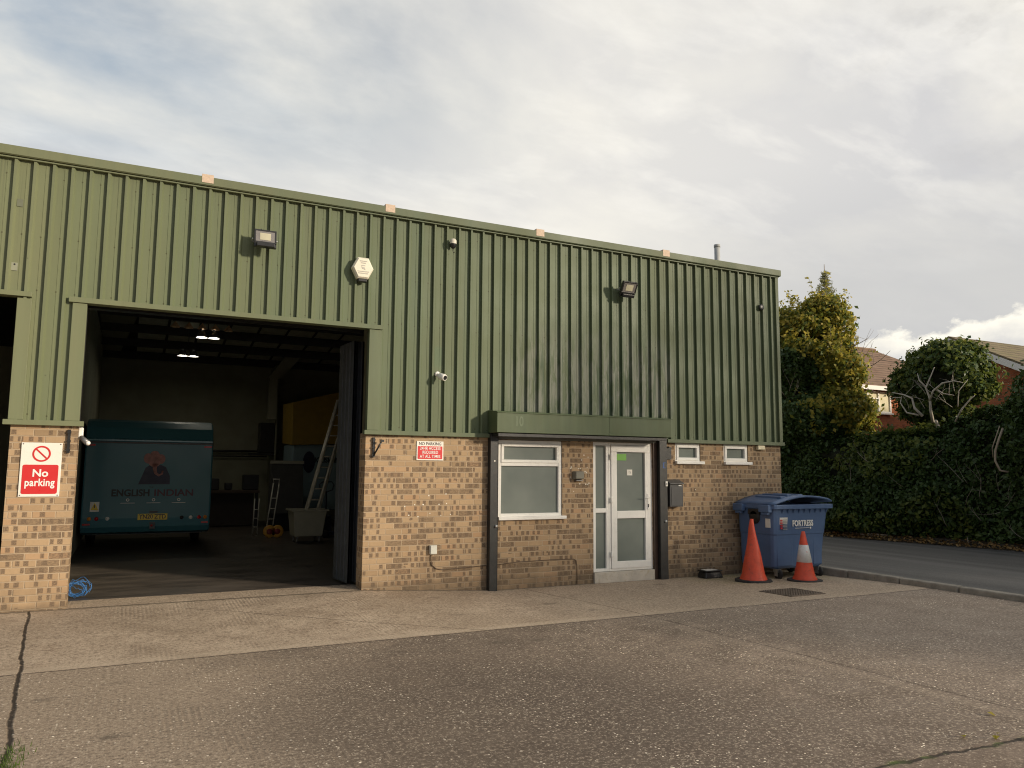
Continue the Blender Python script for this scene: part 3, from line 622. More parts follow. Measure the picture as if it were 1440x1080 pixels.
q = MB(); q.lathe((3.955, -.10, 4.79), [(0, .075), (.035, .07), (.048, .05), (.048, 0)], 16); q.build('cap', plain('grey_cap', (.62, .58, .48), .5), dm)
q = MB(); q.lathe((3.955, -.10, 4.79), [(.046, 0), (.04, -.04), (.02, -.065), (0, -.07)], 16); q.build('lens_dome', BLACK, dm)
q = MB(); q.tube([(3.955, -.10, 4.82), (3.955, -.03, 4.84)], .014, 8); q.build('arm', STEEL, dm)
q = MB(); q.tube([(3.955, -.10, 4.73), (3.95, -.11, 4.69), (3.965, -.10, 4.66), (3.985, -.09, 4.68)], .005, 6); q.build('cable_loop', BLACK, dm)
wc = thing('security_camera', (3.79, -.02, 2.89), 'white security camera on the green cladding above the small red sign', 'security camera')
q = MB(); q.lathe((3.765, -.058, 2.925), [(0, .03), (.028, .03), (.036, .02), (.036, 0)], 18, 'y'); q.build('base', WHITE2, wc)
q = MB(); q.tube([(3.765, -.085, 2.92), (3.79, -.13, 2.90)], .016, 10); q.build('arm', WHITE2, wc)
q = MB(); q.tube([(3.775, -.10, 2.90), (3.785, -.11, 2.895), (3.822, -.19, 2.868), (3.828, -.205, 2.864)], [.03, .044, .046, .040], 16); q.build('housing', WHITE2, wc)
q = MB(); q.tube([(3.827, -.204, 2.864), (3.830, -.212, 2.861)], .030, 16); q.build('lens', BLACK, wc)
pcx = thing('security_camera', (-.49, .10, 2.0), 'white bullet camera fixed inside the left jamb of the open bay', 'security camera')
q = MB(); q.box(-.519, -.47, .03, .09, 1.93, 2.06); q.build('base', WHITE2, pcx, bevel=.01)
q = MB(); q.tube([(-.49, .03, 1.95), (-.42, -.02, 1.885)], [.026, .032], 14); q.build('housing', GREYM, pcx)
q = MB(); q.lathe((-.415, -.024, 1.882), [(0, .03), (.018, .027), (.026, 0)], 14, 'y'); q.build('lens', WHITE2, pcx)
# signs
sg = thing('no_parking_sign', (-.85, 0, 1.28), 'tall red and white No parking sign on the brick pier left of the open bay', 'sign')
q = MB(); q.box(-1.052, -.662, -.016, -.003, 1.285, 1.878); q.build('board', SWHITE, sg, bevel=.002)
def roundrect(x0, x1, z0, z1, r, n=5):
    p = []
    for cx, cz, a in ((x1-r, z0+r, -90), (x1-r, z1-r, 0), (x0+r, z1-r, 90), (x0+r, z0+r, 180)):
        for i in range(n+1):
            t = rad(a+90*i/n); p.append((cx+r*math.cos(t), cz+r*math.sin(t)))
    return p
q = MB(); q.prismY(roundrect(-1.028, -.686, 1.315, 1.635, .02), -.0185, -.016); q.build('red_panel', RED, sg)
q = MB(); q.disc((-.857, -.019, 1.755), .088, 40, 'y', .070)
a = rad(-45); 
q.add([(-.857+s*.075*math.cos(a)+t*.008*math.cos(rad(45)), -.0192, 1.755+s*.075*math.sin(a)+t*.008*math.sin(rad(45))) for s, t in ((-1, -1), (1, -1), (1, 1), (-1, 1))], [(0, 1, 2, 3)])
q.build('prohibition_ring', RED, sg, fixn=False)
text('lettering', 'No', INKW, sg, (-.857, -.0205, 1.540), .114, .0028, 1.02, .001)
text('lettering', 'parking', INKW, sg, (-.857, -.0205, 1.437), .114, .0026, .80, .001, spacing=1.06)
for x in (-1.035, -.68):
    for z in (1.30, 1.862):
        q = MB(); q.disc((x, -.0175, z), .007, 10); q.build('screw', GREYM, sg, fixn=False)
sg = thing('access_sign', (3.70, 0, 1.73), 'small wide red and white NO PARKING 24HR ACCESS sign under the cladding', 'sign')
q = MB(); q.box(3.508, 3.897, -.012, -.003, 1.738, 1.998); q.build('board', SWHITE, sg, bevel=.002)
q = MB(); q.prismY(roundrect(3.524, 3.881, 1.755, 1.93, .01), -.0145, -.012); q.build('red_panel', RED, sg)
text('lettering', 'NO PARKING', INKB, sg, (3.7025, -.0135, 1.962), .058, .0004, .93, .001)
for s, z in (('24HR ACCESS', 1.900), ('REQUIRED', 1.845), ('AT ALL TIMES', 1.789)): text('lettering', s, INKW, sg, (3.7025, -.0165, z), .058, .0004, .80, .001, spacing=1.06)
jb = thing('junction_box', (3.766, 0, .46), 'small pale grey box low on the brick wall above a looping cable', 'junction box')
q = MB(); q.box(3.715, 3.815, -.055, -.003, .475, .595); q.build('box', plain('pale_grey_plastic', (.60, .60, .52), .5), jb, bevel=.008)
q = MB(); q.box(3.722, 3.808, -.062, -.055, .482, .588); q.build('lid', plain('pale_grey_lid', (.66, .66, .58), .5), jb, bevel=.004)
wl = thing('wall_light', (6.05, 0, 1.50), 'square grey wall lamp on the brick between window and door', 'wall lamp')
q = MB(); q.hexa([(5.965, -.003, 1.475), (6.135, -.003, 1.475), (6.135, -.003, 1.605), (5.965, -.003, 1.605), (5.985, -.09, 1.49), (6.125, -.09, 1.49), (6.125, -.09, 1.60), (5.985, -.09, 1.60)]); q.build('housing', plain('weathered_grey_lamp', (.20, .19, .15), .6), wl, bevel=.01)
q = MB(); q.box(6.0, 6.11, -.08, -.01, 1.462, 1.474); q.build('diffuser', GREYM, wl)
mb_ = thing('mailbox', (7.83, 0, 1.03), 'dark grey steel mailbox with sloping lid beside the door post', 'mailbox')
q = MB(); q.box(7.695, 7.955, -.115, -.003, 1.055, 1.405); q.build('box', plain('dark_hammered_steel', (.06, .06, .06), .45, .05, var=.05), mb_, bevel=.006)
q = MB(); q.prismX([(-.002, 1.41), (-.002, 1.485), (-.135, 1.425), (-.135, 1.408)], 7.685, 7.965); q.build('lid', plain('lid_steel', (.08, .08, .078), .45, .05), mb_, bevel=.003)
q = MB(); q.box(7.72, 7.93, -.12, -.115, 1.08, 1.37); q.build('front_panel', plain('panel_steel', (.075, .075, .075), .35, .05, var=.05), mb_, bevel=.004)
q = MB(); q.box(7.86, 7.92, -.122, -.1195, 1.380, 1.392); q.build('name_slot', STEEL, mb_)
bl_ = thing('doorbell', (7.63, -.10, 1.38), 'tiny white doorbell on the black post beside the mailbox', 'doorbell')
q = MB(); q.box(7.612, 7.655, -.118, -.1015, 1.375, 1.455); q.build('case', SWHITE, bl_, bevel=.005)
q = MB(); q.lathe((7.634, -.118, 1.415), [(0, .004), (.011, .004), (.012, 0)], 12, 'y'); q.build('button', GREYM, bl_)
vb = thing('vent_box', (9.69, 0, 1.98), 'small cream plastic box under the cladding right of the small windows', 'vent')
q = MB(); q.box(9.615, 9.775, -.07, -.003, 1.985, 2.062); q.build('case', PINK, vb, bevel=.012)
q = MB(); q.box(9.63, 9.76, -.073, -.0705, 1.995, 2.0); q.build('seam', plain('seam_brown', (.3, .25, .15), .7), vb)
# ---------------------------------------------------------------- black tray at wall foot
bx = thing('bait_box', (8.40, -.25, -.06), 'low black plastic box on the ground at the foot of the brick wall', 'box')
q = MB(); q.hexa([(8.20, -.33, -.055), (8.56, -.33, -.055), (8.58, -.12, -.055), (8.20, -.12, -.055), (8.23, -.30, .04), (8.53, -.30, .04), (8.55, -.14, .04), (8.22, -.14, .04)]); q.build('base', BLACK, bx, bevel=.012)
q = MB(); q.box(8.21, 8.55, -.32, -.12, .042, .062); q.build('lid', BLACK, bx, bevel=.008)
q = MB(); q.box(8.24, 8.46, -.30, -.17, .063, .070); q.build('paper_scrap', SWHITE, bx)
# ---------------------------------------------------------------- wheelie bin
bn = thing('wheelie_bin', (9.7, -.45, -.06), 'large four wheeled blue waste bin with a half open lid at the brick corner', 'bin')
b0 = [(9.14, -.83), (10.20, -.83), (10.20, -.08), (9.14, -.08)]; b1 = [(9.115, -.87), (10.33, -.87), (10.33, -.07), (9.115, -.07)]
def inset(p, cx, cy, d): return [(x+(d if x < cx else -d), y+(d if y < cy else -d)) for x, y in p]
q = MB(); lv = []
def lev(t, z, d=0):
    return [(a[0]+(b[0]-a[0])*t, a[1]+(b[1]-a[1])*t, z) for a, b in zip(inset(b0, 9.7, -.45, d), inset(b1, 9.7, -.45, d))]
def chamf(ps, c=.07):
    out = []; n = len(ps)
    for i in range(n):
        p = Vector(ps[i]); a = Vector(ps[i-1]); b = Vector(ps[(i+1) % n])
        out += [tuple(p+(a-p).normalized()*c), tuple(p+((a-p).normalized()+(b-p).normalized())*c*.28), tuple(p+(b-p).normalized()*c)]
    return out
rings = [chamf(lev(0, .10, .03)), chamf(lev(0, .13)), chamf(lev(.45, .62)), chamf(lev(.45, .64, -.008)), chamf(lev(.9, 1.03, -.008))]
n = 12; vs = [p for r in rings for p in r]
q.add(vs, [tuple(range(12))[::-1]]+[(i*n+j, i*n+(j+1) % n, (i+1)*n+(j+1) % n, (i+1)*n+j) for i in range(len(rings)-1) for j in range(n)], False)
body = q.build('body', BLUEB, bn, bevel=.01)
q = MB(); o_ = [(9.085, -.92), (10.41, -.92), (10.41, -.05), (9.085, -.05)]
A_ = chamf([(x, y, 1.03) for x, y in o_], .06); B_ = chamf([(x, y, 1.10) for x, y in o_], .06); C_ = chamf([(x, y, 1.10) for x, y in inset(o_, 9.7, -.45, .07)], .04); E_ = chamf([(x, y, 1.03) for x, y in inset(o_, 9.7, -.45, .07)], .04)
q.add(A_+B_+C_+E_, [(i*n+j, i*n+(j+1) % n, ((i+1) % 4)*n+(j+1) % n, ((i+1) % 4)*n+j) for i in range(4) for j in range(n)]); q.build('rim', BLUEB, bn, bevel=.008)
q = MB(); q.box(9.2, 10.3, -.8, -.12, .60, .62); q.build('waste', BLACK, bn)
# ribs under rim on the front and pads on the side
q = MB()
for x in (9.30, 9.42, 9.54, 9.66, 9.78, 9.90, 10.02, 10.14, 10.26): q.hexa([(x-.012, -.845, .92), (x+.012, -.845, .92), (x+.012, -.80, .92), (x-.012, -.80, .92), (x-.012, -.915, 1.03), (x+.012, -.915, 1.03), (x+.012, -.80, 1.03), (x-.012, -.80, 1.03)])
q.build('rim_rib', BLUEB, bn)
for y0 in (-.86, -.28):
    q = MB(); q.box(9.02, 9.10, y0, y0+.22, .98, 1.095); q.box(9.03, 9.09, y0+.04, y0+.18, .94, .98); q.build('side_grip', BLUEB, bn, bevel=.01)
q = MB(); q.lathe((9.125, -.47, .90), [(0, -.045), (.085, -.045), (.115, -.03), (.125, .03)], 24, 'x'); q.build('lifting_trunnion', BLACK, bn)
q = MB(); q.box(9.08, 9.135, -.60, -.34, .93, 1.02); q.build('trunnion_guard', BLACK, bn, bevel=.008)
# front lower recess panels
q = MB(); q.box(9.20, 9.53, -.846, -.82, .14, .58); q.build('corner_panel', BLUEB, bn, bevel=.02)
q = MB(); q.box(9.98, 10.17, -.846, -.82, .14, .58); q.build('corner_panel', BLUEB, bn, bevel=.02)
# lid : curved, slightly lifted on the right
q = MB(); seg = 14; vs = []
def lidz(u, w):
    base = 1.115 + .155*math.sin(math.pi*min(1, u*1.02)**1.3)**1 * (.55+.45*w)
    return base
for j in range(7):
    w = j/6
    for i in range(seg+1):
        u = i/seg; x = 9.08+u*1.30; y = -.90+w*.84
        z = 1.115+.13*math.sin(math.pi*u**.95)*(.35+.65*w)+.085*math.sin(math.pi*u*.72)*(1-w)
        if u > .95: z -= .02
        vs.append((x, y, z))
W_ = seg+1; fs = [(j*W_+i, j*W_+i+1, (j+1)*W_+i+1, (j+1)*W_+i) for j in range(6) for i in range(seg)]
q.add(vs, fs, True); lid = q.build('lid', BLUEB, bn, fixn=False)
md = lid.modifiers.new('solid', 'SOLIDIFY'); md.thickness = .028; md.offset = -1
for x, y in ((9.42, -.5), (9.62, -.45), (9.86, -.45), (10.1, -.5)):
    u = (x-9.08)/1.3; w = (y+.90)/.84; z = 1.115+.13*math.sin(math.pi*u**.95)*(.35+.65*w)+.085*math.sin(math.pi*u*.72)*(1-w)
    q = MB(); q.box(x-.05, x+.05, y-.28, y+.28, z-.02, z+.018); q.build('lid_rib', BLUEB, lid, bevel=.01)
# casters
for x, y in ((9.24, -.78), (10.12, -.78), (9.26, -.20), (10.10, -.20)):
    q = MB(); q.box(x-.035, x+.035, y-.06, y+.04, .05, .10); q.box(x-.034, x-.026, y-.05, y+.02, -.01, .06); q.box(x+.026, x+.034, y-.05, y+.02, -.01, .06); cs = q.build('caster', STEEL, bn)
    q = MB(); q.lathe((x, y-.035, .022), [(0, -.02), (.055, -.022), (.08, -.016), (.08, .016), (.055, .022), (0, .02)], 20, 'x'); q.build('wheel', RUB, cs)
q = MB(); q.box(9.245, 9.41, -.858, -.842, .70, .90)
q.xf(lambda p: Vector((p.x, p.y-(p.z-.75)*.12, p.z))); lb1 = q.build('sticker', SWHITE, bn)
q = MB()
for i in range(6): q.box(9.255, 9.295, -.878, -.8645, .72+i*.026, .735+i*.026)
q.build('sticker_print', RED, lb1)
q = MB()
for i in range(8): q.box(9.31, 9.395, -.878, -.8645, .712+i*.021, .720+i*.021)
q.build('sticker_print', plain('grey_print', (.4, .38, .36), .6), lb1)
q = MB(); q.box(9.108, 9.1165, -.80, -.70, .74, .88); q.build('side_label', SWHITE, bn)
text('lettering', 'FORTRESS', INKW, bn, (9.735, -.876, .80), .128, .0045, .74, .002, spacing=1.08)
q = MB(); q.box(9.57, 9.88, -.876, -.868, .725, .731); q.disc((9.90, -.877, .728), .017, 14); q.build('lettering_underline', INKW, bn, fixn=False)
# ---------------------------------------------------------------- cones
def cone(x, y, h, r, label, base, band=None, rot=0, rest=-.055):
    t = thing('traffic_cone', (x, y, rest), label, 'traffic cone')
    q = MB(); Rz = Matrix.Rotation(rad(rot), 3, 'Z'); c = Vector((x, y, rest))
    pts8 = [(base*math.cos(rad(a))*1.05, base*math.sin(rad(a))*1.05) for a in (12, 33, 57, 78, 102, 123, 147, 168, 192, 213, 237, 258, 282, 303, 327, 348)]
    nn = len(pts8); vs = [tuple(c+Rz@Vector((a*1.0, b*1.0, 0.003))) for a, b in pts8]+[tuple(c+Rz@Vector((a*.97, b*.97, .045))) for a, b in pts8]
    q.add(vs, [tuple(range(nn))[::-1], tuple(range(nn, 2*nn))]+[(j, (j+1) % nn, nn+(j+1) % nn, nn+j) for j in range(nn)]); q.build('base', RUB, t, bevel=.008)
    q = MB(); pr = []
    for i in range(13):
        s = i/12; pr.append((r*(1-s)+.022*s, .045+(h-.045)*s))
    pr = [(r*1.1, .046), (r*1.08, .06)]+pr[1:]+[(.012, h), (.012, h-.04)]
    q.lathe(c, pr, 36); q.xf(lambda p: p+Vector((.012*math.sin((p.z+p.x*3)*7), .008*math.cos(p.z*9), 0))*(p.z/h)); q.build('body', ORANGE, t)
    if band:
        a, b = band; f_ = lambda s: r*(1-s)+.022*s+.003
        q = MB(); q.lathe(c, [(f_(a)-.003, .045+(h-.045)*a), (f_(a), .045+(h-.045)*a+.001), (f_(b), .045+(h-.045)*b-.001), (f_(b)-.003, .045+(h-.045)*b)], 36)
        q.xf(lambda p: p+Vector((.012*math.sin((p.z+p.x*3)*7), .008*math.cos(p.z*9), 0))*(p.z/h)); q.build('white_band', CWHITE, t)
    return t
cone(8.64, -.90, .95, .185, 'tall plain orange cone standing left of the blue bin', .27, rot=5)
cone(9.37, -1.22, .765, .165, 'shorter orange cone with a white band in front of the blue bin', .255, (.36, .72), rot=20)
# scattered flat debris under cone
q = MB(); q.hexa([(9.0, -1.45, -.04), (9.5, -1.56, -.045), (9.5, -1.50, -.045), (9.0, -1.38, -.04), (9.0, -1.45, -.028), (9.5, -1.56, -.03), (9.5, -1.50, -.03), (9.0, -1.38, -.028)])
q.origin = (9.25, -1.47, -.04); tag(q.build('plastic_strip', plain('pale_strip', (.45, .43, .36), .6)), 'flat pale strip of broken plastic lying in front of the banded cone', 'debris')
# drain cover
dc = thing('drain_cover', (8.15, -2.1, -.01), 'rusty studded iron drain cover set in the yard in front of the blue bin', 'drain cover')
q = MB(); q.hexa([(7.84, -2.42, -.03), (8.46, -2.42, -.03), (8.46, -1.84, -.06), (7.84, -1.84, -.06), (7.84, -2.42, .012), (8.46, -2.42, .010), (8.46, -1.84, -.002), (7.84, -1.84, -.002)]); q.build('plate', GRATE, dc)
q = MB()
for i in range(13):
    for j in range(12):
        x = 7.88+i*.045; y = -2.385+j*.045; z = .011-(y+2.42)*.022; q.box(x-.012, x+.012, y-.012, y+.012, z, z+.008)
q.build('studs', GRATE, dc)
# ---------------------------------------------------------------- inside the hall
def lampunit(x, y, z, label):
    t = thing('high_bay_light', (x, y, z), label, 'ceiling light', 'lit ceiling lights in the hall')
    for d in (-.125, .125):
        q = MB(); q.lathe((x+d, y, z), [(.03, .14), (.06, .13), (.125, .0), (.12, -.01)], 24); sh = q.build('lamp_shade', GREYM, t)
        q = MB(); q.disc((x+d, y, z+.012), .112, 24, 'z'); q.build('lamp', LAMPG, sh, fixn=False)
    q = MB(); q.box(x-.2, x+.2, y-.02, y+.02, z+.14, z+.18); q.tube([(x, y, z+.18), (x, y, z+.8)], .01, 6); q.build('bracket', BLACK, t)
lampunit(1.43, 8, 4.46, 'nearer pair of lit lamps hanging in the hall')
lampunit(1.22, 11, 4.43, 'farther pair of lit lamps hanging in the hall, lower in view')
ht = thing('heater_rack', (1.25, 7.9, 4.7), 'row of five pale brown shades hung under the hall roof', 'heater')
q = MB(); q.box(.70, 1.92, 7.85, 7.95, 4.76, 4.80); q.build('rail', BLACK, ht)
for i in range(5):
    q = MB(); x = .76+i*.27
    ring = [(x+.085*(1+.25*(j % 2))*math.cos(rad(j*36)), 7.9+.085*(1+.25*(j % 2))*math.sin(rad(j*36)), 4.62) for j in range(10)]
    q.add(ring+[(x, 7.9, 4.76)], [(j, (j+1) % 10, 10) for j in range(10)]); q.build('lamp_shade', SHADE, ht)
TR = thing('catering_trailer', (.42, 7.5, .06), 'turquoise catering trailer parked inside the hall with its rear facing out', 'trailer')
q = MB(); rp = [(6.50, .36), (6.36, .40), (6.29, .50), (6.27, .66), (6.27, 2.05), (6.31, 2.15), (6.40, 2.36), (6.56, 2.47), (6.8, 2.52), (9.2, 2.52), (9.3, 2.4), (9.3, .42)]
q.prismX(rp, -.72, 1.50); q.build('body', TBLUE, TR, bevel=.03)
q = MB(); q.box(-.70, 1.48, 6.262, 6.285, 2.055, 2.085); q.build('hatch_seam', BLACK, TR)
q = MB(); q.prismX([(6.285, 2.12), (6.262, 2.10), (6.262, 2.125), (6.29, 2.145)], -.70, 1.48); q.build('gutter_trim', plain('trim', (.10, .28, .34), .25, coat=.5), TR)
for x in (-.62, 1.40):
    q = MB(); q.box(x-.07, x+.07, 6.25, 6.268, 2.0, 2.035); q.build('marker_light', REDL, TR)
for x in (-.62, 1.40):
    q = MB(); q.box(x-.06, x+.06, 6.25, 6.272, .545, .575); q.build('reflector', REDL, TR)
for x, mt in ((-.58, AMB), (-.46, REDL), (-.28, WHITE2), (.99, BLACK), (1.15, WHITE2), (1.30, REDL), (1.41, AMB)):
    q = MB(); q.lathe((x, 6.272, .66), [(0, .02), (.028, .016), (.036, 0)], 16, 'y'); q.build('tail_light', mt, TR)
q = MB(); q.box(.225, .735, 6.255, 6.27, .625, .74); pl = q.build('number_plate', YELP, TR)
text('lettering', 'YN20 ZTD', INKB, pl, (.48, 6.2535, .682), .115, .003, .86, .001)
q = MB(); q.box(.42, .56, 6.24, 6.27, .755, .79); q.build('plate_lamp', BLACK, TR)
q = MB(); q.box(.43, .53, 6.24, 6.28, .46, .58); q.build('socket', BLACK, TR); q = MB(); q.lathe((.47, 6.24, .52), [(0, .01), (.02, .008), (.022, 0)], 10, 'y'); q.build('socket_cap', REDL, TR)
q = MB(); q.box(-.575, -.425, 6.262, 6.27, .79, .97); wlb = q.build('warning_label', SWHITE, TR)
q = MB(); q.prismY([(-.565, .82), (-.435, .82), (-.50, .955)], 6.259, 6.262); q.build('warning_triangle', YELP, wlb); q = MB(); q.box(-.508, -.492, 6.256, 6.259, .86, .92); q.build('warning_mark', INKB, wlb)
# logo: navy suit and pink elephant head
q = MB(); q.prismY([(.20, 1.29), (.31, 1.60), (.39, 1.66), (.57, 1.66), (.66, 1.62), (.74, 1.45), (.745, 1.29)], 6.262, 6.27); lg = q.build('logo_jacket', NAVY, TR)
q = MB(); q.disc((.46, 6.2608, 1.76), .125, 24, z=1.15); q.disc((.345, 6.2612, 1.78), .075, 16, z=1.3); q.disc((.575, 6.2615, 1.77), .07, 16, z=1.3); q.disc((.46, 6.2605, 1.88), .07, 16, z=.6); q.build('logo_head', PINKP, lg, fixn=False)
tp = [(.47, 6.258, 1.68), (.47, 6.258, 1.58), (.49, 6.258, 1.50), (.55, 6.258, 1.46), (.60, 6.258, 1.49), (.61, 6.258, 1.55)]
q = MB(); q.tube(tp, [.045, .035, .028, .022, .018, .016], 8); q.xf(lambda p: Vector((p.x, 6.2585+(p.y-6.258)*.05, p.z))); q.build('logo_trunk', PINKP, lg)
text('lettering', 'THE', TEXTG, TR, (.43, 6.264, 1.235), .04, 0, 1, .001)
text('lettering', 'ENGLISH', TEXTG, TR, (-.245, 6.264, 1.125), .175, .006, .95, .001, align='LEFT')
text('lettering', 'INDIAN', TEXTM, TR, (.475, 6.264, 1.125), .175, .004, 1.16, .001, align='LEFT')
for x in (.04, .48, .92):
    q = MB(); q.disc((x, 6.2635, 1.0), .028, 16, 'y', .018); q.box(x-.12, x+.12, 6.262, 6.2685, .938, .946); q.build('social_mark', INKW, TR, fixn=False)
for x in (-.60, 1.38):
    q = MB(); q.lathe((x, 8.2, .36), [(0, -.09), (.2, -.09), (.3, -.07), (.3, .07), (.2, .09), (0, .09)], 24, 'x'); wh = q.build('wheel', RUB, TR)
q = MB(); q.box(-.6, 1.4, 6.6, 9.0, .34, .42); q.build('chassis', BLACK, TR)
# second vehicle: pale blue body, yellow raised side
V2 = thing('food_stall_trailer', (4.9, 11.3, .06), 'pale blue stall trailer with a yellow raised panel at the back right of the hall', 'trailer')
q = MB(); q.box(3.9, 6.2, 11.0, 12.3, .5, 2.25); q.build('body', TBLUE2, V2, bevel=.04)
q = MB(); q.hexa([(3.86, 10.9, 2.22), (6.2, 10.9, 2.32), (6.2, 12.3, 2.3), (3.86, 12.3, 2.3), (3.84, 10.9, 3.35), (6.2, 10.9, 4.0), (6.2, 12.3, 4.0), (3.84, 12.3, 3.4)]); q.build('side_canopy', YEL, V2, bevel=.02)
text('lettering', 'ENGLISH INDIAN', TEXTG, V2, (4.95, 10.985, 1.83), .19, .004, .85, .002)
q = MB(); q.disc((4.35, 10.99, 1.78), .16, 20, z=1.8); q.build('logo_head', NAVY, V2, fixn=False)
for x in (4.4, 5.7):
    q = MB(); q.lathe((x, 11.1, .34), [(0, -.09), (.2, -.09), (.28, -.07), (.28, .07), (.2, .09), (0, .09)], 20, 'y'); q.build('wheel', RUB, V2)
# ladder leaning
ld = thing('extension_ladder', (3.45, 6.75, .70), 'long aluminium extension ladder leaning out of the pale plastic tub', 'ladder')
A0 = Vector((3.40, 6.72, .60)); A1 = Vector((4.18, 7.3, 3.15)); sx_ = Vector((.27, 0, 0))
for o in (0, 1):
    q = MB(); q.tube([A0+sx_*o, A1+sx_*o], .034, 6); q.tube([A0+sx_*(o*.8+.05)+Vector((0, -.05, 0)), A1+sx_*(o*.8+.05)+Vector((0, -.05, 0))], .028, 6); q.build('stile', ALU, ld)
for i in range(11):
    p = A0+(A1-A0)*(i+.5)/11; q = MB(); q.tube([p, p+sx_], .016, 6); q.build('rung', ALU, ld)
ct = thing('plastic_tub_trolley', (3.5, 6.9, .06), 'pale grey plastic tub on castors holding the ladder foot', 'tub')
q = MB(); q.hexa([(3.20, 6.62, .19), (3.78, 6.62, .19), (3.78, 7.15, .19), (3.20, 7.15, .19), (3.15, 6.56, .72), (3.85, 6.56, .72), (3.85, 7.2, .72), (3.15, 7.2, .72)]); q.build('tub', BEIGE, ct, bevel=.02)
q = MB(); frame = [(3.11, 6.52), (3.89, 7.24)]; q.box(3.11, 3.89, 6.52, 7.24, .715, .75); q.build('rim', BEIGE, ct, bevel=.008)
for x, y in ((3.26, 6.68), (3.72, 6.68), (3.26, 7.08), (3.72, 7.08)):
    q = MB(); q.lathe((x, y, .115), [(0, -.018), (.055, -.015), (.055, .015), (0, .018)], 16, 'x'); q.box(x-.02, x+.02, y-.03, y+.03, .15, .19); q.build('caster', GREYM, ct)
sk = thing('sack_truck', (3.0, 8.2, .06), 'aluminium sack truck with yellow wheels standing in the hall', 'sack truck')
q = MB()
for dx in (0, .13): q.tube([(2.86+dx, 8.2, .12), (3.02+dx, 8.35, 1.28)], .014, 6)
for t in (.1, .3, .5, .7): q.tube([(2.86+.16*t, 8.2+.15*t, .12+1.16*t), (2.99+.16*t, 8.2+.15*t, .12+1.16*t)], .010, 6)
q.tube([(3.02, 8.35, 1.28), (3.0, 8.30, 1.36), (3.14, 8.30, 1.36), (3.15, 8.35, 1.28)], .014, 6); q.build('frame', ALU, sk)
for x in (2.93, 3.10):
    q = MB(); q.lathe((x, 8.1, .20), [(.06, .03), (.13, .03), (.14, 0), (.13, -.03), (.06, -.03)], 24, 'y'); w_ = q.build('wheel', plain('yellow_tyre', (.65, .34, .05), .5), sk); q = MB(); q.lathe((x, 8.1, .20), [(0, .034), (.065, .034), (.07, 0)], 20, 'y'); q.build('rim', plain('dark_red_hub', (.25, .03, .03), .5), w_)
st = thing('step_ladder', (2.75, 8.9, .06), 'small folded aluminium step ladder beside the sack truck', 'step ladder')
q = MB()
for x in (2.68, 2.78): q.tube([(x, 8.9, .06), (x+.03, 8.95, .9)], .012, 6)
for z in (.25, .45, .65): q.tube([(2.69, 8.91, z), (2.79, 8.91, z)], .010, 6)
q.build('frame', ALU, st)
pj = thing('pallet_truck', (4.1, 7.9, .06), 'dark pallet truck with a loop handle next to the tub', 'pallet truck')
q = MB(); q.tube([(4.1, 7.75, .3), (4.08, 7.7, 1.10)], .02, 8); q.tube([(4.08, 7.7, 1.08), (3.94, 7.7, 1.14), (3.92, 7.7, 1.26), (4.0, 7.7, 1.31), (4.2, 7.7, 1.31), (4.25, 7.7, 1.24), (4.22, 7.7, 1.13), (4.08, 7.7, 1.08)], .014, 8); q.build('handle', plain('dark_blue_paint', (.02, .03, .06), .4), pj)
q = MB(); q.box(3.98, 4.22, 7.7, 7.95, .2, .55); q.box(3.9, 4.05, 7.9, 9.0, .1, .17); q.box(4.2, 4.35, 7.9, 9.0, .1, .17); q.build('chassis', plain('pallet_truck_body', (.03, .05, .09), .5), pj)
q = MB(); q.lathe((4.1, 7.72, .15), [(0, -.05), (.09, -.05), (.09, .05), (0, .05)], 18, 'x'); q.build('wheel', RUB, pj)
cb = thing('display_counter', (3.6, 10.2, .06), 'sloping dark counter with a pale top edge behind the tub', 'counter')
q = MB(); q.prismX([(9.8, .5), (10.0, 1.72), (10.3, 1.72), (10.3, .5)], 3.22, 4.0); q.build('front', plain('dark_grey_panel', (.07, .07, .065), .5), cb)
q = MB(); q.box(3.2, 4.02, 9.97, 10.05, 1.725, 1.80); q.build('top_edge', BEIGE, cb); q = MB(); q.box(3.25, 3.97, 9.9, 10.3, .06, .5); q.build('plinth', BLACK, cb)
sp_ = thing('black_cabinet', (3.55, 13.2, 2.2), 'black wall cabinet hung on the rear partition of the hall', 'cabinet')
q = MB(); q.box(3.35, 3.74, 12.9, 13.4, 2.05, 2.9); q.build('case', BLACK, sp_, bevel=.01); q = MB(); q.box(3.1, 3.74, 12.85, 13.4, 1.98, 2.03); q.build('shelf', BLACK, sp_)
wb = thing('workbench', (2.4, 12, .06), 'dark workbench cluttered with tools along the rear wall', 'workbench')
q = MB(); q.box(1.7, 3.2, 11.6, 12.4, .95, 1.02); q.build('top', plain('bench_wood', (.10, .07, .05), .6), wb)
for x in (1.75, 3.1):
    q = MB(); q.box(x, x+.08, 11.65, 11.73, .06, .95); q.build('leg', DARKST, wb)
q = MB(); q.box(1.85, 3.1, 11.9, 12.3, .1, .94); q.build('drawers', plain('brown_cabinet', (.06, .045, .03), .6), wb)
for x, z, s in ((1.9, 1.03, .3), (2.35, 1.03, .18), (2.8, 1.03, .4)):
    q = MB(); q.box(x, x+s, 11.8, 12.1, z, z+s); tb = q.build('tool_box', plain('dark_tool', (.03, .03, .03), .5), None, bevel=.02)
    tag(tb, {.3: 'dark tool box at the left end of the workbench', .18: 'smallest dark box in the middle of the workbench', .4: 'large dark box at the right end of the workbench'}[s], 'tool box')
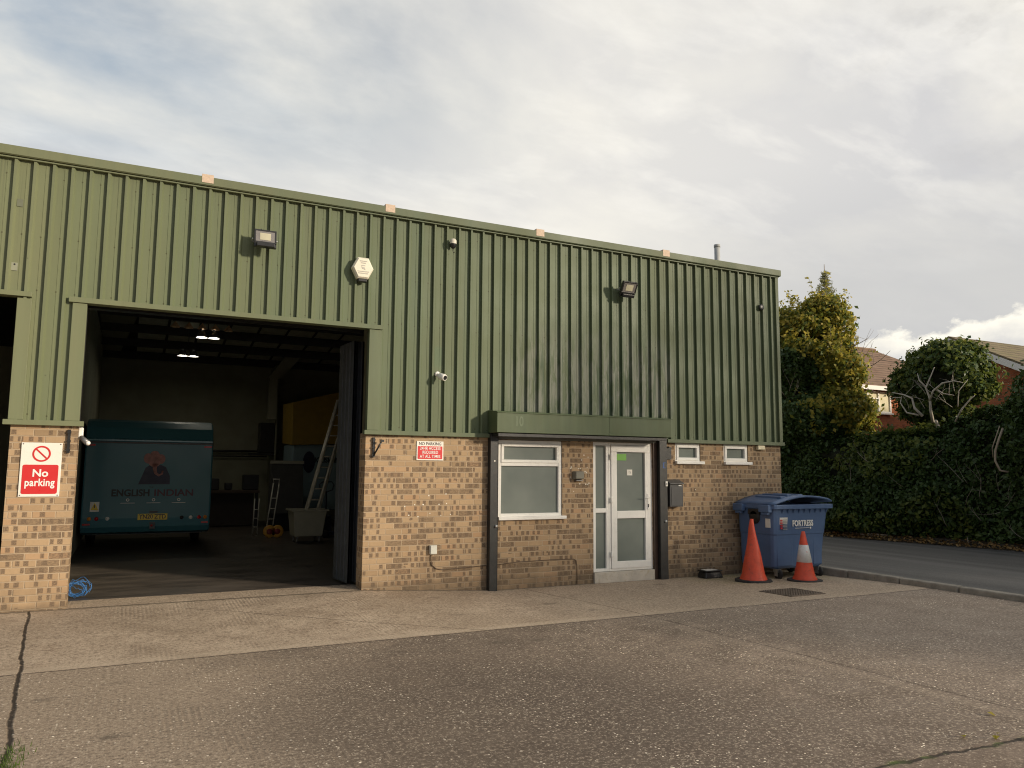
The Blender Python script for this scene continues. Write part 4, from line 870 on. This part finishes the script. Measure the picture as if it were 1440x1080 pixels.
# cable coil
cc = MB()
for k in range(13):
    r = random.uniform(.055, .10); cx = -.47+random.uniform(-.03, .06); cy = .72+random.uniform(-.04, .08); tl = random.uniform(.25, 1.25); az = random.uniform(-.6, .6)
    pts_ = []
    for j in range(25):
        t = 2*math.pi*j/24; a = Vector((r*math.cos(t)*1.3, 0, r*math.sin(t))); a = Matrix.Rotation(tl-.6, 3, 'X')@a; a = Matrix.Rotation(az, 3, 'Z')@a; pts_.append(Vector((cx, cy, .07+r*.75))+a)
    mn = min(p.z for p in pts_); pts_ = [p+Vector((0, 0, .066-mn+random.uniform(0, .04))) for p in pts_]; cc.tube(pts_, .0026, 5)
cc.origin = (-.42, .8, .06); tag(cc.build('cable_coil', COILB), 'loose coil of blue cable on the floor at the left pier', 'cable')
# ---------------------------------------------------------------- foliage
def leaves(P, N, size, jit=.9, aspect=1.5, up=.0):
    n = len(P); N = N/np.linalg.norm(N, axis=1, keepdims=True)
    N = N + rng.normal(0, jit, (n, 3)); N[:, 2] += up; N /= np.linalg.norm(N, axis=1, keepdims=True)
    A = rng.normal(0, 1, (n, 3)); A -= N*np.sum(A*N, 1, keepdims=True); A /= np.linalg.norm(A, axis=1, keepdims=True); B = np.cross(N, A)
    s = size*rng.uniform(.6, 1.35, (n, 1)); fold = N*s*.18
    V = np.stack([P-A*s*aspect*.5, P+B*s*.42+fold, P+A*s*aspect*.5, P-B*s*.42+fold], 1).reshape(-1, 3)
    return V
def leaf_obj(name, V, mat, parent=None, origin=(0, 0, 0)):
    n = len(V)//4; me = bpy.data.meshes.new(name); off = parent_world(parent) if parent else Vector(origin)
    V = V-np.array(off); me.vertices.add(n*4); me.vertices.foreach_set('co', V.astype(np.float32).ravel())
    me.loops.add(n*4); me.loops.foreach_set('vertex_index', np.arange(n*4, dtype=np.int32))
    me.polygons.add(n); me.polygons.foreach_set('loop_start', np.arange(0, n*4, 4, dtype=np.int32)); me.polygons.foreach_set('loop_total', np.full(n, 4, dtype=np.int32))
    me.update(); me.validate(); me.materials.append(mat); o = bpy.data.objects.new(name, me); col.objects.link(o)
    if parent: o.parent = parent
    else: o.location = off
    return o
def fbm(P, f0, seed, oct=4):
    r = np.random.default_rng(seed); v = np.zeros(len(P)); a = 1.; tot = 0
    for o in range(oct):
        for _ in range(4):
            k = r.normal(0, 1, 3); k = k/np.linalg.norm(k)*f0*(2**o)*r.uniform(.7, 1.4); v += a*np.sin(P@k+r.uniform(0, 6.28))
        tot += a*4; a *= .55
    return v/tot*1.8
def ellipsoid_cloud(blobs, per, seed, bumps=.22):
    """leaf positions near the surface of lumpy blobs; blobs = (cx,cy,cz,rx,ry,rz)"""
    Ps = []; Ns = []; B = np.array(blobs, float)
    for b in blobs:
        area = 4*math.pi*((b[3]*b[4]+b[3]*b[5]+b[4]*b[5])/3); n = int(area*per)
        d = rng.normal(0, 1, (n, 3)); d /= np.linalg.norm(d, axis=1, keepdims=True)
        rr = 1-np.abs(rng.normal(0, .13, (n, 1))); c = np.array(b[:3]); R = np.array(b[3:6])
        P = c+d*R*rr; nz = fbm(P, 2.8, seed)[:, None]; P = c+d*R*(rr+bumps*nz)
        # keep only those not deep inside other blobs
        keep = np.ones(n, bool)
        for o in B:
            if np.allclose(o, b): continue
            q = ((P-o[:3])/o[3:6]); keep &= (np.sum(q*q, 1) > .45)
        gap = fbm(P, 5.5, seed+3) > -.55
        keep &= gap; fr = rng.uniform(0, 1, n) < .10; P[fr] += d[fr]*rng.uniform(.02, .22, (int(fr.sum()), 1)); Ps.append(P[keep]); Ns.append(d[keep])
    return np.concatenate(Ps), np.concatenate(Ns)
def core_blobs(mb, blobs, k=.80, seed=1):
    for b in blobs:
        vs = []; fs = []; nu, nv = 16, 10
        for i in range(nv+1):
            ph = math.pi*i/nv
            for j in range(nu):
                th = 2*math.pi*j/nu; d = np.array([math.sin(ph)*math.cos(th), math.sin(ph)*math.sin(th), math.cos(ph)])
                p = np.array(b[:3])+d*np.array(b[3:6])*k*(1+.18*fbm(np.array([np.array(b[:3])+d*np.array(b[3:6])]), 2.8, seed)[0]); vs.append(tuple(p))
        for i in range(nv):
            for j in range(nu): fs.append((i*nu+j, i*nu+(j+1) % nu, (i+1)*nu+(j+1) % nu, (i+1)*nu+j))
        mb.add(vs, fs, True)
def branch(mb, p, d, L, r, depth, spread=.5, up=.1, n=5, curl=.35):
    pts = [Vector(p)]; rs = [r]; d = Vector(d).normalized()
    for i in range(n):
        d = (d+Vector((random.gauss(0, curl), random.gauss(0, curl), random.gauss(up, curl)))*.35).normalized(); pts.append(pts[-1]+d*L/n); rs.append(r*(1-.62*(i+1)/n))
    mb.tube(pts, rs, 6)
    if depth > 0:
        for k in range(2+(depth > 1)):
            i = random.randint(2, n); q = (d+Vector((random.gauss(0, spread), random.gauss(0, spread), random.gauss(up, spread)))).normalized()
            branch(mb, pts[i], q, L*random.uniform(.55, .8), rs[i]*.72, depth-1, spread, up, n, curl)
# hedge: long wall of ivy and bramble following the road
def hz(y):   # hedge top height along Y
    return 2.62+.16*math.sin(y*1.3+1)+.12*math.sin(y*2.9)+(-.38 if 3.6 < y < 9 else 0)+(.35 if y < -1.0 else 0)
HG = thing('hedge', (16.6, 2, .1), 'long dark green ivy covered hedge along the far side of the road', 'hedge')
def hedge_pts(n, inset_=0.):
    y = rng.uniform(-16, 15, n); s = rng.uniform(0, 1, n)**.9
    H = np.array([hz(v) for v in y]); base = np.where(y < 12, 15.62-.2*(y-3.8), 13.98)+.30
    # cross section: leaning face, rounded top, s in 0..1
    prof_t = s*1.45
    x = np.where(prof_t < 1, .10+.42*np.sin(prof_t*1.4)*0+prof_t*.40-.22*np.sin(prof_t*math.pi), .40+(prof_t-1)*3.4)
    z = np.where(prof_t < 1, .05+prof_t*(H-.05), H+.10*np.sin((prof_t-1)/.45*math.pi))
    nx = np.where(prof_t < .92, -1., -.25); nz_ = np.where(prof_t < .92, .25, 1.)
    P = np.stack([base+x, y, z+.1], 1); N = np.stack([nx, np.zeros(n), nz_], 1)
    nz = fbm(P, 1.5, 21)*.34+fbm(P, 4.5, 22)*.16
    P = P+(N/np.linalg.norm(N, axis=1, keepdims=True))*(nz[:, None]-inset_)
    return P, N, nz
P, N, nz = hedge_pts(135000); dep = np.abs(rng.normal(0, .11, (len(P), 1))); P = P-N*dep
keep = (fbm(P, 3.2, 31) > -.70); P, N = P[keep], N[keep]
leaf_obj('foliage', leaves(P, N, .075, .75, 1.4, .25), L_IVY, HG)
P, N, nz = hedge_pts(26000); P = P+N*np.abs(rng.normal(.04, .06, (len(P), 1))); keep = fbm(P, 1.2, 77) > -.05; leaf_obj('foliage_bright', leaves(P[keep], N[keep], .085, .8, 1.5, .3), L_OLV, HG)
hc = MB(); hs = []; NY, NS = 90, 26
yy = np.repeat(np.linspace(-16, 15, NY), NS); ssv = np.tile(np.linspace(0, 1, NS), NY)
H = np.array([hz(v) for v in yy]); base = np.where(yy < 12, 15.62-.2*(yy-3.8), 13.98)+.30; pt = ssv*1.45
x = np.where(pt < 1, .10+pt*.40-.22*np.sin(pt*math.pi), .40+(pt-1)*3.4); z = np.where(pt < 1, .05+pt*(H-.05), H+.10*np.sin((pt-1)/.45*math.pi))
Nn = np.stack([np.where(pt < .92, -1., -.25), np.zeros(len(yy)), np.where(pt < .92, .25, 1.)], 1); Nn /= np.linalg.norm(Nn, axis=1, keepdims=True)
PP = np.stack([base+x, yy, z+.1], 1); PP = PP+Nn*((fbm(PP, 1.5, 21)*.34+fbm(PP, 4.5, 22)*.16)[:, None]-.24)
hc.add(PP.tolist(), [(i*NS+j, i*NS+j+1, (i+1)*NS+j+1, (i+1)*NS+j) for i in range(NY-1) for j in range(NS-1)], True); hc.build('dark_core', CORE, HG)
for _ in range(22):
    tw = MB()
    y = random.uniform(-1.2, 5.5); z0 = random.uniform(.2, 1.9); bx_ = 15.62-.2*(y-3.8)+.12+.15*z0*.3
    branch(tw, (bx_+.15, y, z0), (-.35, random.gauss(0, .6), random.gauss(.5, .5)), random.uniform(.3, .7), random.uniform(.005, .009), 1, .6, .1); tw.build('bare_stem', BARK, HG)
# leaf litter along the verge and some loose leaves in the yard
yl = rng.uniform(-6, 12, 4200); xl_ = np.where(yl < 12, 15.62-.2*(yl-3.8), 13.98)+rng.normal(.12, .16, 4200)
Pl = np.stack([xl_, yl, .06+np.clip(xl_-(15.62-.2*(yl-3.8)), 0, 1)*.22+rng.uniform(0, .02, 4200)], 1)
o = leaf_obj('leaf_litter', leaves(Pl, np.tile([0, 0, 1.], (4200, 1)), .06, .35, 1.3), L_LIT); o['kind'] = 'stuff'; o['label'] = 'brown fallen leaves along the foot of the hedge'
Pl = np.array([(4.86, -6.9, .012), (4.95, -6.86, .012), (5.15, -6.95, .014), (4.70, -6.80, .012), (5.02, -7.0, .01), (5.3, -6.6, .01)])
for i, p in enumerate(Pl):
    o = leaf_obj('fallen_leaf', leaves(p[None], np.array([[0, 0, 1.]]), .045, .3, 1.3), L_YEL, None, tuple(p)); tag(o, 'small yellow fallen leaf on the yard by the mossy joint at lower right', 'leaf', 'yellow leaves on the yard')
gt_ = MB()
for _ in range(220):
    x = -.50+random.gauss(0, .045); y = -4.78+random.gauss(0, .14); h = random.uniform(.012, .04); a = random.uniform(0, 6.28); w = .003
    gt_.add([(x-w*math.cos(a), y-w*math.sin(a), 0), (x+w*math.cos(a), y+w*math.sin(a), 0), (x+random.gauss(0, .012), y+random.gauss(0, .012), h)], [(0, 1, 2)])
gt_.origin = (-.5, -4.75, 0); o = gt_.build('grass_tuft', leaf_mat('grass_blades', [(.05, .10, .02), (.12, .18, .03)], .3), fixn=False); o['kind'] = 'stuff'; o['label'] = 'small green grass tuft growing in the yard joint at lower left'
# tree 1: ivy-clad autumn tree behind the corner
T1 = thing('autumn_tree', (17.3, 5.9, .3), 'tall yellowing ivy clad tree rising behind the building corner', 'tree')
q = MB(); q.tube([(17.3, 5.9, .2), (17.25, 5.85, 1.8), (17.35, 5.8, 3.6), (17.3, 5.75, 5.6)], [.24, .18, .12, .04], 10)
for _ in range(16): branch(q, (17.3, 5.8, random.uniform(2, 5.2)), (random.gauss(0, 1), random.gauss(0, 1), .7), random.uniform(.8, 1.7), .05, 2, .5, .15)
q.build('trunk', BARK, T1)
bl1 = [(17.2, 6.3, 3.0, 1.6, 2.1, 1.2), (17.1, 5.4, 3.3, 1.4, 1.35, 1.1), (17.2, 6.6, 4.3, 1.5, 1.8, 1.2), (17.2, 5.5, 4.5, 1.3, 1.3, 1.0), (17.2, 6.3, 5.5, 1.2, 1.35, .9), (17.3, 5.55, 5.6, .9, .85, .7), (17.3, 4.75, 4.4, .75, .75, .65), (17.2, 4.75, 3.2, .8, .70, .8), (17.2, 6.9, 6.0, .9, .9, .5), (17.3, 5.3, 6.15, .6, .55, .45)]
P, N = ellipsoid_cloud(bl1, 520, 5, .34); 
# ivy (dark) on the left lower flank, yellowing leaves to the right and top
sel = ((P[:, 1] > 4.75+.45*fbm(P, 1.8, 9)) & (P[:, 2] < 4.9+.7*fbm(P, 1.6, 10))) | (P[:, 2] < 2.75+.4*fbm(P, 2, 12))
leaf_obj('ivy', leaves(P[sel], N[sel], .085, .7, 1.3, .2), L_IVY, T1)
m2 = rng.uniform(0, 1, len(P)) < .66
leaf_obj('crown', leaves(P[~sel & m2], N[~sel & m2], .095, .8, 1.35, .2), L_YEL, T1)
leaf_obj('crown_green', leaves(P[~sel & ~m2], N[~sel & ~m2], .09, .8, 1.35, .2), L_OLV, T1)
q = MB(); core_blobs(q, bl1, .66, 5); q.build('dark_core', CORE, T1)
# thin outer shoots with sparse leaves
q = MB(); sp = []
for _ in range(60):
    b = random.choice(bl1[3:]); a = random.uniform(0, 6.28); e = random.uniform(.0, 1.1); d = Vector((math.cos(a)*math.cos(e), math.sin(a)*math.cos(e), math.sin(e)))
    p = Vector((b[0]+d.x*b[3]*.85, b[1]+d.y*b[4]*.85, b[2]+d.z*b[5]*.85)); L_ = random.uniform(.35, .8); pts_ = [p]
    dd = d.copy()
    for i in range(5): dd = (dd+Vector((random.gauss(0, .2), random.gauss(0, .2), .08))).normalized(); pts_.append(pts_[-1]+dd*L_/5); sp += [tuple(pts_[-1]+Vector((random.gauss(0, .04), random.gauss(0, .04), random.gauss(0, .04)))) for _ in range(4)]
    q.tube(pts_, [.008, .007, .006, .005, .004, .003], 4)
q.build('shoots', BARK, T1); sp = np.array(sp); leaf_obj('outer_leaves', leaves(sp, rng.normal(0, 1, sp.shape), .075, 1, 1.3), L_YEL, T1)
# conifer behind it
T2 = thing('conifer', (18.2, 5.75, .3), 'thin pale conifer top poking above the yellowing tree', 'tree')
cx, cy = 18.2, 5.9
q = MB(); q.tube([(cx, cy, .2), (cx, cy, 7.75)], [.14, .008], 8); cn = []; cnn = []
z = 4.5
while z < 7.6:
    L_ = max(.05, (7.7-z)*.36)
    for k in range(6):
        a = random.uniform(0, 6.28); l = L_*random.uniform(.6, 1.15); pts_ = [Vector((cx+math.cos(a)*l*t, cy+math.sin(a)*l*t, z-.10*math.sin(t*2.2)*l+.32*t*t*l)) for t in (0, .35, .7, 1)]
        q.tube(pts_, [.010, .007, .005, .002], 4)
        for _ in range(int(10+l*34)):
            t = random.uniform(.12, 1); i = min(2, int(t*3)); p = pts_[i].lerp(pts_[i+1], t*3-i); cn.append(tuple(p+Vector([random.gauss(0, .03) for _ in range(3)])))
    z += random.uniform(.07, .13)
q.build('trunk', BARK, T2); cn = np.array(cn); leaf_obj('crown', leaves(cn, rng.normal(0, 1, cn.shape), .034, 1, 3.0), L_CON, T2)
# round ivy tree with bare pale branches
T3 = thing('ivy_tree', (17.5, 1.9, .3), 'rounded dark ivy tree with bare pale branches rising above the hedge', 'tree')
bl3 = [(17.6, 2.0, 3.9, 1.0, .95, .72), (17.6, 1.45, 3.95, .8, .75, .64), (17.6, 2.65, 3.75, .8, .66, .62), (17.6, 1.65, 4.35, .8, .75, .45), (17.6, 1.15, 3.7, .6, .45, .45), (17.7, 2.35, 3.2, .8, .8, .5)]
P, N = ellipsoid_cloud(bl3, 640, 15, .30); front = (P[:, 0] < 17.1) & (((P[:, 1]-1.72)/.75)**2+((P[:, 2]-3.35)/.55)**2 < 1) & (rng.uniform(0, 1, len(P)) < .72); P, N = P[~front], N[~front]
leaf_obj('crown', leaves(P, N, .075, .75, 1.5, .25), L_IVY, T3)
m2 = rng.uniform(0, 1, len(P)) < .40; leaf_obj('crown_bright', leaves(P[m2]+N[m2]*.05, N[m2], .08, .8, 1.5, .25), L_OLV, T3)
q = MB(); core_blobs(q, bl3, .64, 15); q.build('dark_core', CORE, T3)
q = MB(); q.tube([(17.5, 1.9, .2), (17.4, 1.95, 1.6), (17.2, 1.85, 2.6), (17.0, 1.80, 2.85)], [.16, .12, .07, .03], 8)
S = Vector((16.80, 1.75, 2.95))
def limb(pts, r0, r1): q.tube([Vector(p) for p in pts], [r0+(r1-r0)*i/(len(pts)-1) for i in range(len(pts))], 7)
limb([(16.9, 1.80, 2.8), (16.72, 1.72, 3.10), (16.66, 1.68, 3.35), (16.62, 1.74, 3.60), (16.62, 1.60, 3.85), (16.62, 1.50, 4.05)], .036, .010)
limb([(16.66, 1.68, 3.30), (16.60, 1.55, 3.50), (16.58, 1.30, 3.66), (16.56, 1.0, 3.68), (16.56, .80, 3.62)], .026, .008)
limb([(16.62, 1.74, 3.62), (16.60, 1.88, 3.78), (16.6, 1.92, 3.95)], .022, .008)
limb([(16.75, 1.95, 2.95), (16.68, 2.10, 3.15), (16.64, 2.12, 3.38), (16.62, 2.32, 3.48), (16.60, 2.62, 3.56)], .035, .009)
limb([(16.75, 2.05, 2.98), (16.70, 2.32, 3.05), (16.66, 2.45, 3.30), (16.66, 2.40, 3.46)], .026, .009)
limb([(16.66, 2.4, 3.42), (16.64, 2.62, 3.44), (16.64, 2.72, 3.38)], .012, .006)
limb([(16.62, 1.45, 3.52), (16.60, 1.30, 3.42), (16.60, 1.05, 3.36)], .014, .006)
limb([(16.75, 1.15, 2.78), (16.70, .95, 3.05), (16.66, .72, 3.25), (16.64, .60, 3.32)], .022, .007)
limb([(16.6, .98, 3.10), (16.58, .92, 3.45), (16.58, .70, 3.68)], .013, .006)
for _ in range(11): branch(q, (16.68, random.uniform(1.0, 2.4), random.uniform(3.1, 3.5)), (-.3, random.gauss(0, .8), .6), .4, .006, 1, .6, .1)
q.build('bare_branches', plain('pale_bleached_bark', (.56, .50, .41), .8, var=.2, nscale=15), T3)
# ivy covered trunk at the right edge
T4 = thing('ivy_trunk_tree', (16.6, -.9, .2), 'ivy smothered tree with a pale exposed stem at the right edge', 'tree')
bl4 = [(16.8, -1.0, 3.05, .8, 1.0, .75), (16.75, -1.5, 2.4, .7, .9, .9), (16.9, -1.7, 3.4, .9, 1.0, .6), (16.55, -.55, 2.35, .5, .42, .45)]
P, N = ellipsoid_cloud(bl4, 560, 25, .2); leaf_obj('crown', leaves(P, N, .08, .8, 1.5, -.2), L_IVY, T4)
q = MB(); core_blobs(q, bl4, .72, 25); q.build('dark_core', CORE, T4)
q = MB(); limb([(16.30, -.22, 1.65), (16.16, -.14, 1.68), (16.12, -.08, 1.88), (16.08, -.12, 2.08), (16.08, -.20, 2.3), (16.12, -.28, 2.55)], .022, .022); limb([(16.15, -.02, 1.95), (16.10, -.05, 2.15), (16.10, -.15, 2.4), (16.15, -.2, 2.6)], .012, .010)
q.tube([(16.7, -1.1, .2), (16.7, -1.0, 2.0), (16.6, -.6, 3.0)], [.2, .16, .08], 8); q.build('trunk', plain('pale_stem', (.45, .36, .26), .8, var=.2), T4)
# unseen trees added right of the frame, crowns set to shade the building's right end
for i, (x, y, z, r) in enumerate(((18.6, -5.6, 3.2, 1.3), (19.0, -9.6, 4.0, 2.0), (19.8, -13.5, 7.2, 2.9), (19.2, -16.5, 4.6, 2.4))):
    t = thing('added_shade_tree', (x, y, .3), ['unseen low leafy tree added just right of the view for shade', 'unseen middle sized leafy tree added right of the view for shade', 'unseen tallest open crowned tree added right of the view for shade', 'unseen spreading leafy tree added at the near end of the hedge for shade'][i], 'tree')
    bb = [(x, y, z, r, r, r*.75), (x, y+.9, z-.8, r*.8, r*.8, r*.7), (x, y-1, z-.7, r*.8, r*.8, r*.7)]
    P, N = ellipsoid_cloud(bb, (130, 80, 24, 70)[i], 40+i, .3); leaf_obj('crown', leaves(P, N, .13, .8, 1.4, .2), L_OLV, t)
    q = MB(); q.tube([(x, y, .2), (x, y, z)], [.22, .1], 8); q.build('trunk', BARK, t)
# ---------------------------------------------------------------- houses
H1 = thing('brick_house', (33, 19, .2), 'red brick house with brown tiled roof and white framed window behind the trees', 'house')
q = MB(); q.box(24, 40.6, 15.2, 22.8, .2, 5.62); q.build('wall', BR_RED, H1)
q = MB(); q.add([(23.6, 14.8, 5.68), (41.0, 14.8, 5.68), (36.9, 19, 8.35), (27.6, 19, 8.35), (23.6, 23.2, 5.68), (41.0, 23.2, 5.68)], [(0, 1, 2, 3), (1, 5, 2), (5, 4, 3, 2), (4, 0, 3), (0, 4, 5, 1)]); q.build('roof', TILE_B, H1)
q = MB(); q.box(23.6, 41.0, 14.76, 14.82, 5.50, 5.70); q.build('fascia', FASC, H1)
q = MB(); q.tube([(27.6, 19, 8.37), (36.9, 19, 8.37)], .1, 8); q.build('ridge_tiles', TILE_B, H1)
q = MB(); frame_rect(q, 30.6, 32.95, 4.45, 5.48, .08, 15.10, 15.22); q.box(32.05, 32.13, 15.10, 15.22, 4.53, 5.40); q.box(31.3, 31.38, 15.10, 15.22, 4.53, 5.40); q.box(30.68, 32.05, 15.11, 15.21, 5.10, 5.16); w_ = q.build('window', FASC, H1)
q = MB(); q.box(30.62, 32.93, 15.16, 15.19, 4.47, 5.46); q.build('pane', CURT, w_); q = MB(); q.box(30.55, 33.0, 15.02, 15.2, 4.38, 4.45); q.build('sill', FASC, w_)
H2 = thing('gabled_brick_house', (31, 8.7, .2), 'red brick house with mossy tiled roof and white verge at the right', 'house')
q = MB(); q.prismX([(3.9, .2), (3.9, 4.25), (8.69, 6.68), (10.7, 5.66), (10.7, .2)], 28.2, 40); q.build('wall', BR_RED, H2)
def slope(x0, x1, ya, za, yb, zb, th=.12): return MB().hexa([(x0, ya, za), (x1, ya, za), (x1, yb, zb), (x0, yb, zb), (x0, ya, za+th), (x1, ya, za+th), (x1, yb, zb+th), (x0, yb, zb+th)])
rf2 = slope(27.95, 40.2, 3.5, 4.06, 8.69, 6.72); rf2.hexa([(27.95, 8.69, 6.72), (40.2, 8.69, 6.72), (40.2, 10.9, 5.57), (27.95, 10.9, 5.57), (27.95, 8.69, 6.84), (40.2, 8.69, 6.84), (40.2, 10.9, 5.69), (27.95, 10.9, 5.69)]); rf2.build('roof', TILE_M, H2)
q = MB(); q.prismX([(3.5, 3.86), (3.5, 4.10), (8.69, 6.76), (10.9, 5.61), (10.9, 5.37), (8.69, 6.50)], 27.88, 27.945); q.build('barge_board', FASC, H2)
# ---------------------------------------------------------------- light and sky
EL, AZ = rad(15), rad(40)   # azimuth measured from -Y towards +X
sd_ = Vector((math.cos(EL)*math.sin(AZ), -math.cos(EL)*math.cos(AZ), math.sin(EL)))
sl_ = bpy.data.lights.new('sun', 'SUN'); sl_.energy = 2.9; sl_.angle = rad(4); sl_.color = (1, .86, .68)
so = bpy.data.objects.new('sun', sl_); col.objects.link(so); so.rotation_euler = sd_.to_track_quat('Z', 'Y').to_euler(); so.location = (20, -20, 20)
W = bpy.data.worlds.new('World'); sc.world = W; W.use_nodes = True; k = NT(W.node_tree)
for n in list(k.n): k.n.remove(n)
sky = k.new('ShaderNodeTexSky', sky_type='NISHITA'); sky.sun_disc = False; sky.sun_elevation = EL
sky.sun_rotation = math.atan2(sd_.x, sd_.y); sky.air_density = 1.2; sky.dust_density = 2
G = k.new('ShaderNodeTexCoord').outputs['Generated']; nrm = k.new('ShaderNodeVectorMath', operation='NORMALIZE'); k.l.new(G, nrm.inputs[0]); D = nrm.outputs[0]
dx, dy, dz = k.xyz(D)
den = k.m('ADD', k.m('MAXIMUM', dz, 0.), .22); U = k.vec(k.m('DIVIDE', dx, den), k.m('DIVIDE', dy, den), 0.)
a1 = k.noise(k.scalev(U, (1.0, 1.5, 1)), .9, 8, .56, .3); a2 = k.noise(k.scalev(U, (1.2, 2.2, 1)), 2.6, 8, .58, .25); a3 = k.noise(U, .55, 4, .5)
base = k.mix(k.lin(a1, .38, .60), (.50, .50, .515), (.77, .74, .665))
base = k.mix(k.lin(a2, .50, .70, 0, .5), base, (.84, .815, .76))
# brighter veil low in front, greyer to the right
veil = k.m('MULTIPLY', k.lin(dz, .10, .42), k.lin(dz, .42, .75, 1, .1)); front = k.lin(k.m('ADD', k.m('MULTIPLY', dx, .45), k.m('MULTIPLY', dy, .89)), .75, 1.)
base = k.mix(k.m('MULTIPLY', k.m('MULTIPLY', veil, front), .6), base, (.88, .84, .74))
low = k.m('MULTIPLY', k.lin(dz, .36, .22), k.lin(dx, .45, .72)); base = k.mix(k.m('MULTIPLY', low, .8), base, (.46, .462, .465))
# cumulus bank at the horizon on the right
az_ = k.m('ARCTAN2', dx, dy); cn_ = k.noise(k.vec(k.m('MULTIPLY', az_, 9.), k.m('MULTIPLY', dz, 14.)), 1.6, 7, .6)
top = k.m('ADD', k.m('ADD', .158, k.m('MULTIPLY', k.m('SUBTRACT', cn_, .5), .075)), k.m('MULTIPLY', k.m('SUBTRACT', az_, .90), .13))
cm = k.m('MULTIPLY', k.lin(k.m('SUBTRACT', top, dz), 0, .008), k.lin(az_, .85, .93))
shade_ = k.lin(k.m('SUBTRACT', top, dz), 0, .035); ccol = k.mix(shade_, (.95, .90, .77), (.60, .59, .57))
base = k.mix(cm, base, ccol)
# dark wisp on the right, blue gaps at upper left
wsp = k.m('MULTIPLY', k.m('MULTIPLY', k.lin(k.noise(U, 3.2, 7, .62), .53, .64), k.lin(dz, .30, .42)), k.lin(az_, .85, 1.0)); base = k.mix(k.m('MULTIPLY', wsp, .45), base, (.40, .39, .38))
gap = k.m('MULTIPLY', k.m('MULTIPLY', k.lin(az_, .55, .0), k.lin(dz, .30, .44)), k.lin(a1, .64, .44, 0, .9))
# unseen sky to the left and behind darkened to deepen shade on left-facing flanks
base = k.mix(k.m('MULTIPLY', k.lin(az_, -.7, -1.5), .45), base, (.20, .205, .23)); base = k.mix(k.m('MULTIPLY', k.m('LESS_THAN', dy, -.2), k.lin(dx, .2, -.6)), base, (.24, .24, .26))
bg1 = k.new('ShaderNodeBackground'); k.l.new(sky.outputs[0], bg1.inputs[0]); bg1.inputs[1].default_value = .11
bg2 = k.new('ShaderNodeBackground'); k.l.new(base, bg2.inputs[0]); bg2.inputs[1].default_value = .94
mx = k.new('ShaderNodeMixShader'); k.l.new(gap, mx.inputs[0]); k.l.new(bg2.outputs[0], mx.inputs[1]); k.l.new(bg1.outputs[0], mx.inputs[2])
ow = k.new('ShaderNodeOutputWorld'); k.l.new(mx.outputs[0], ow.inputs[0])
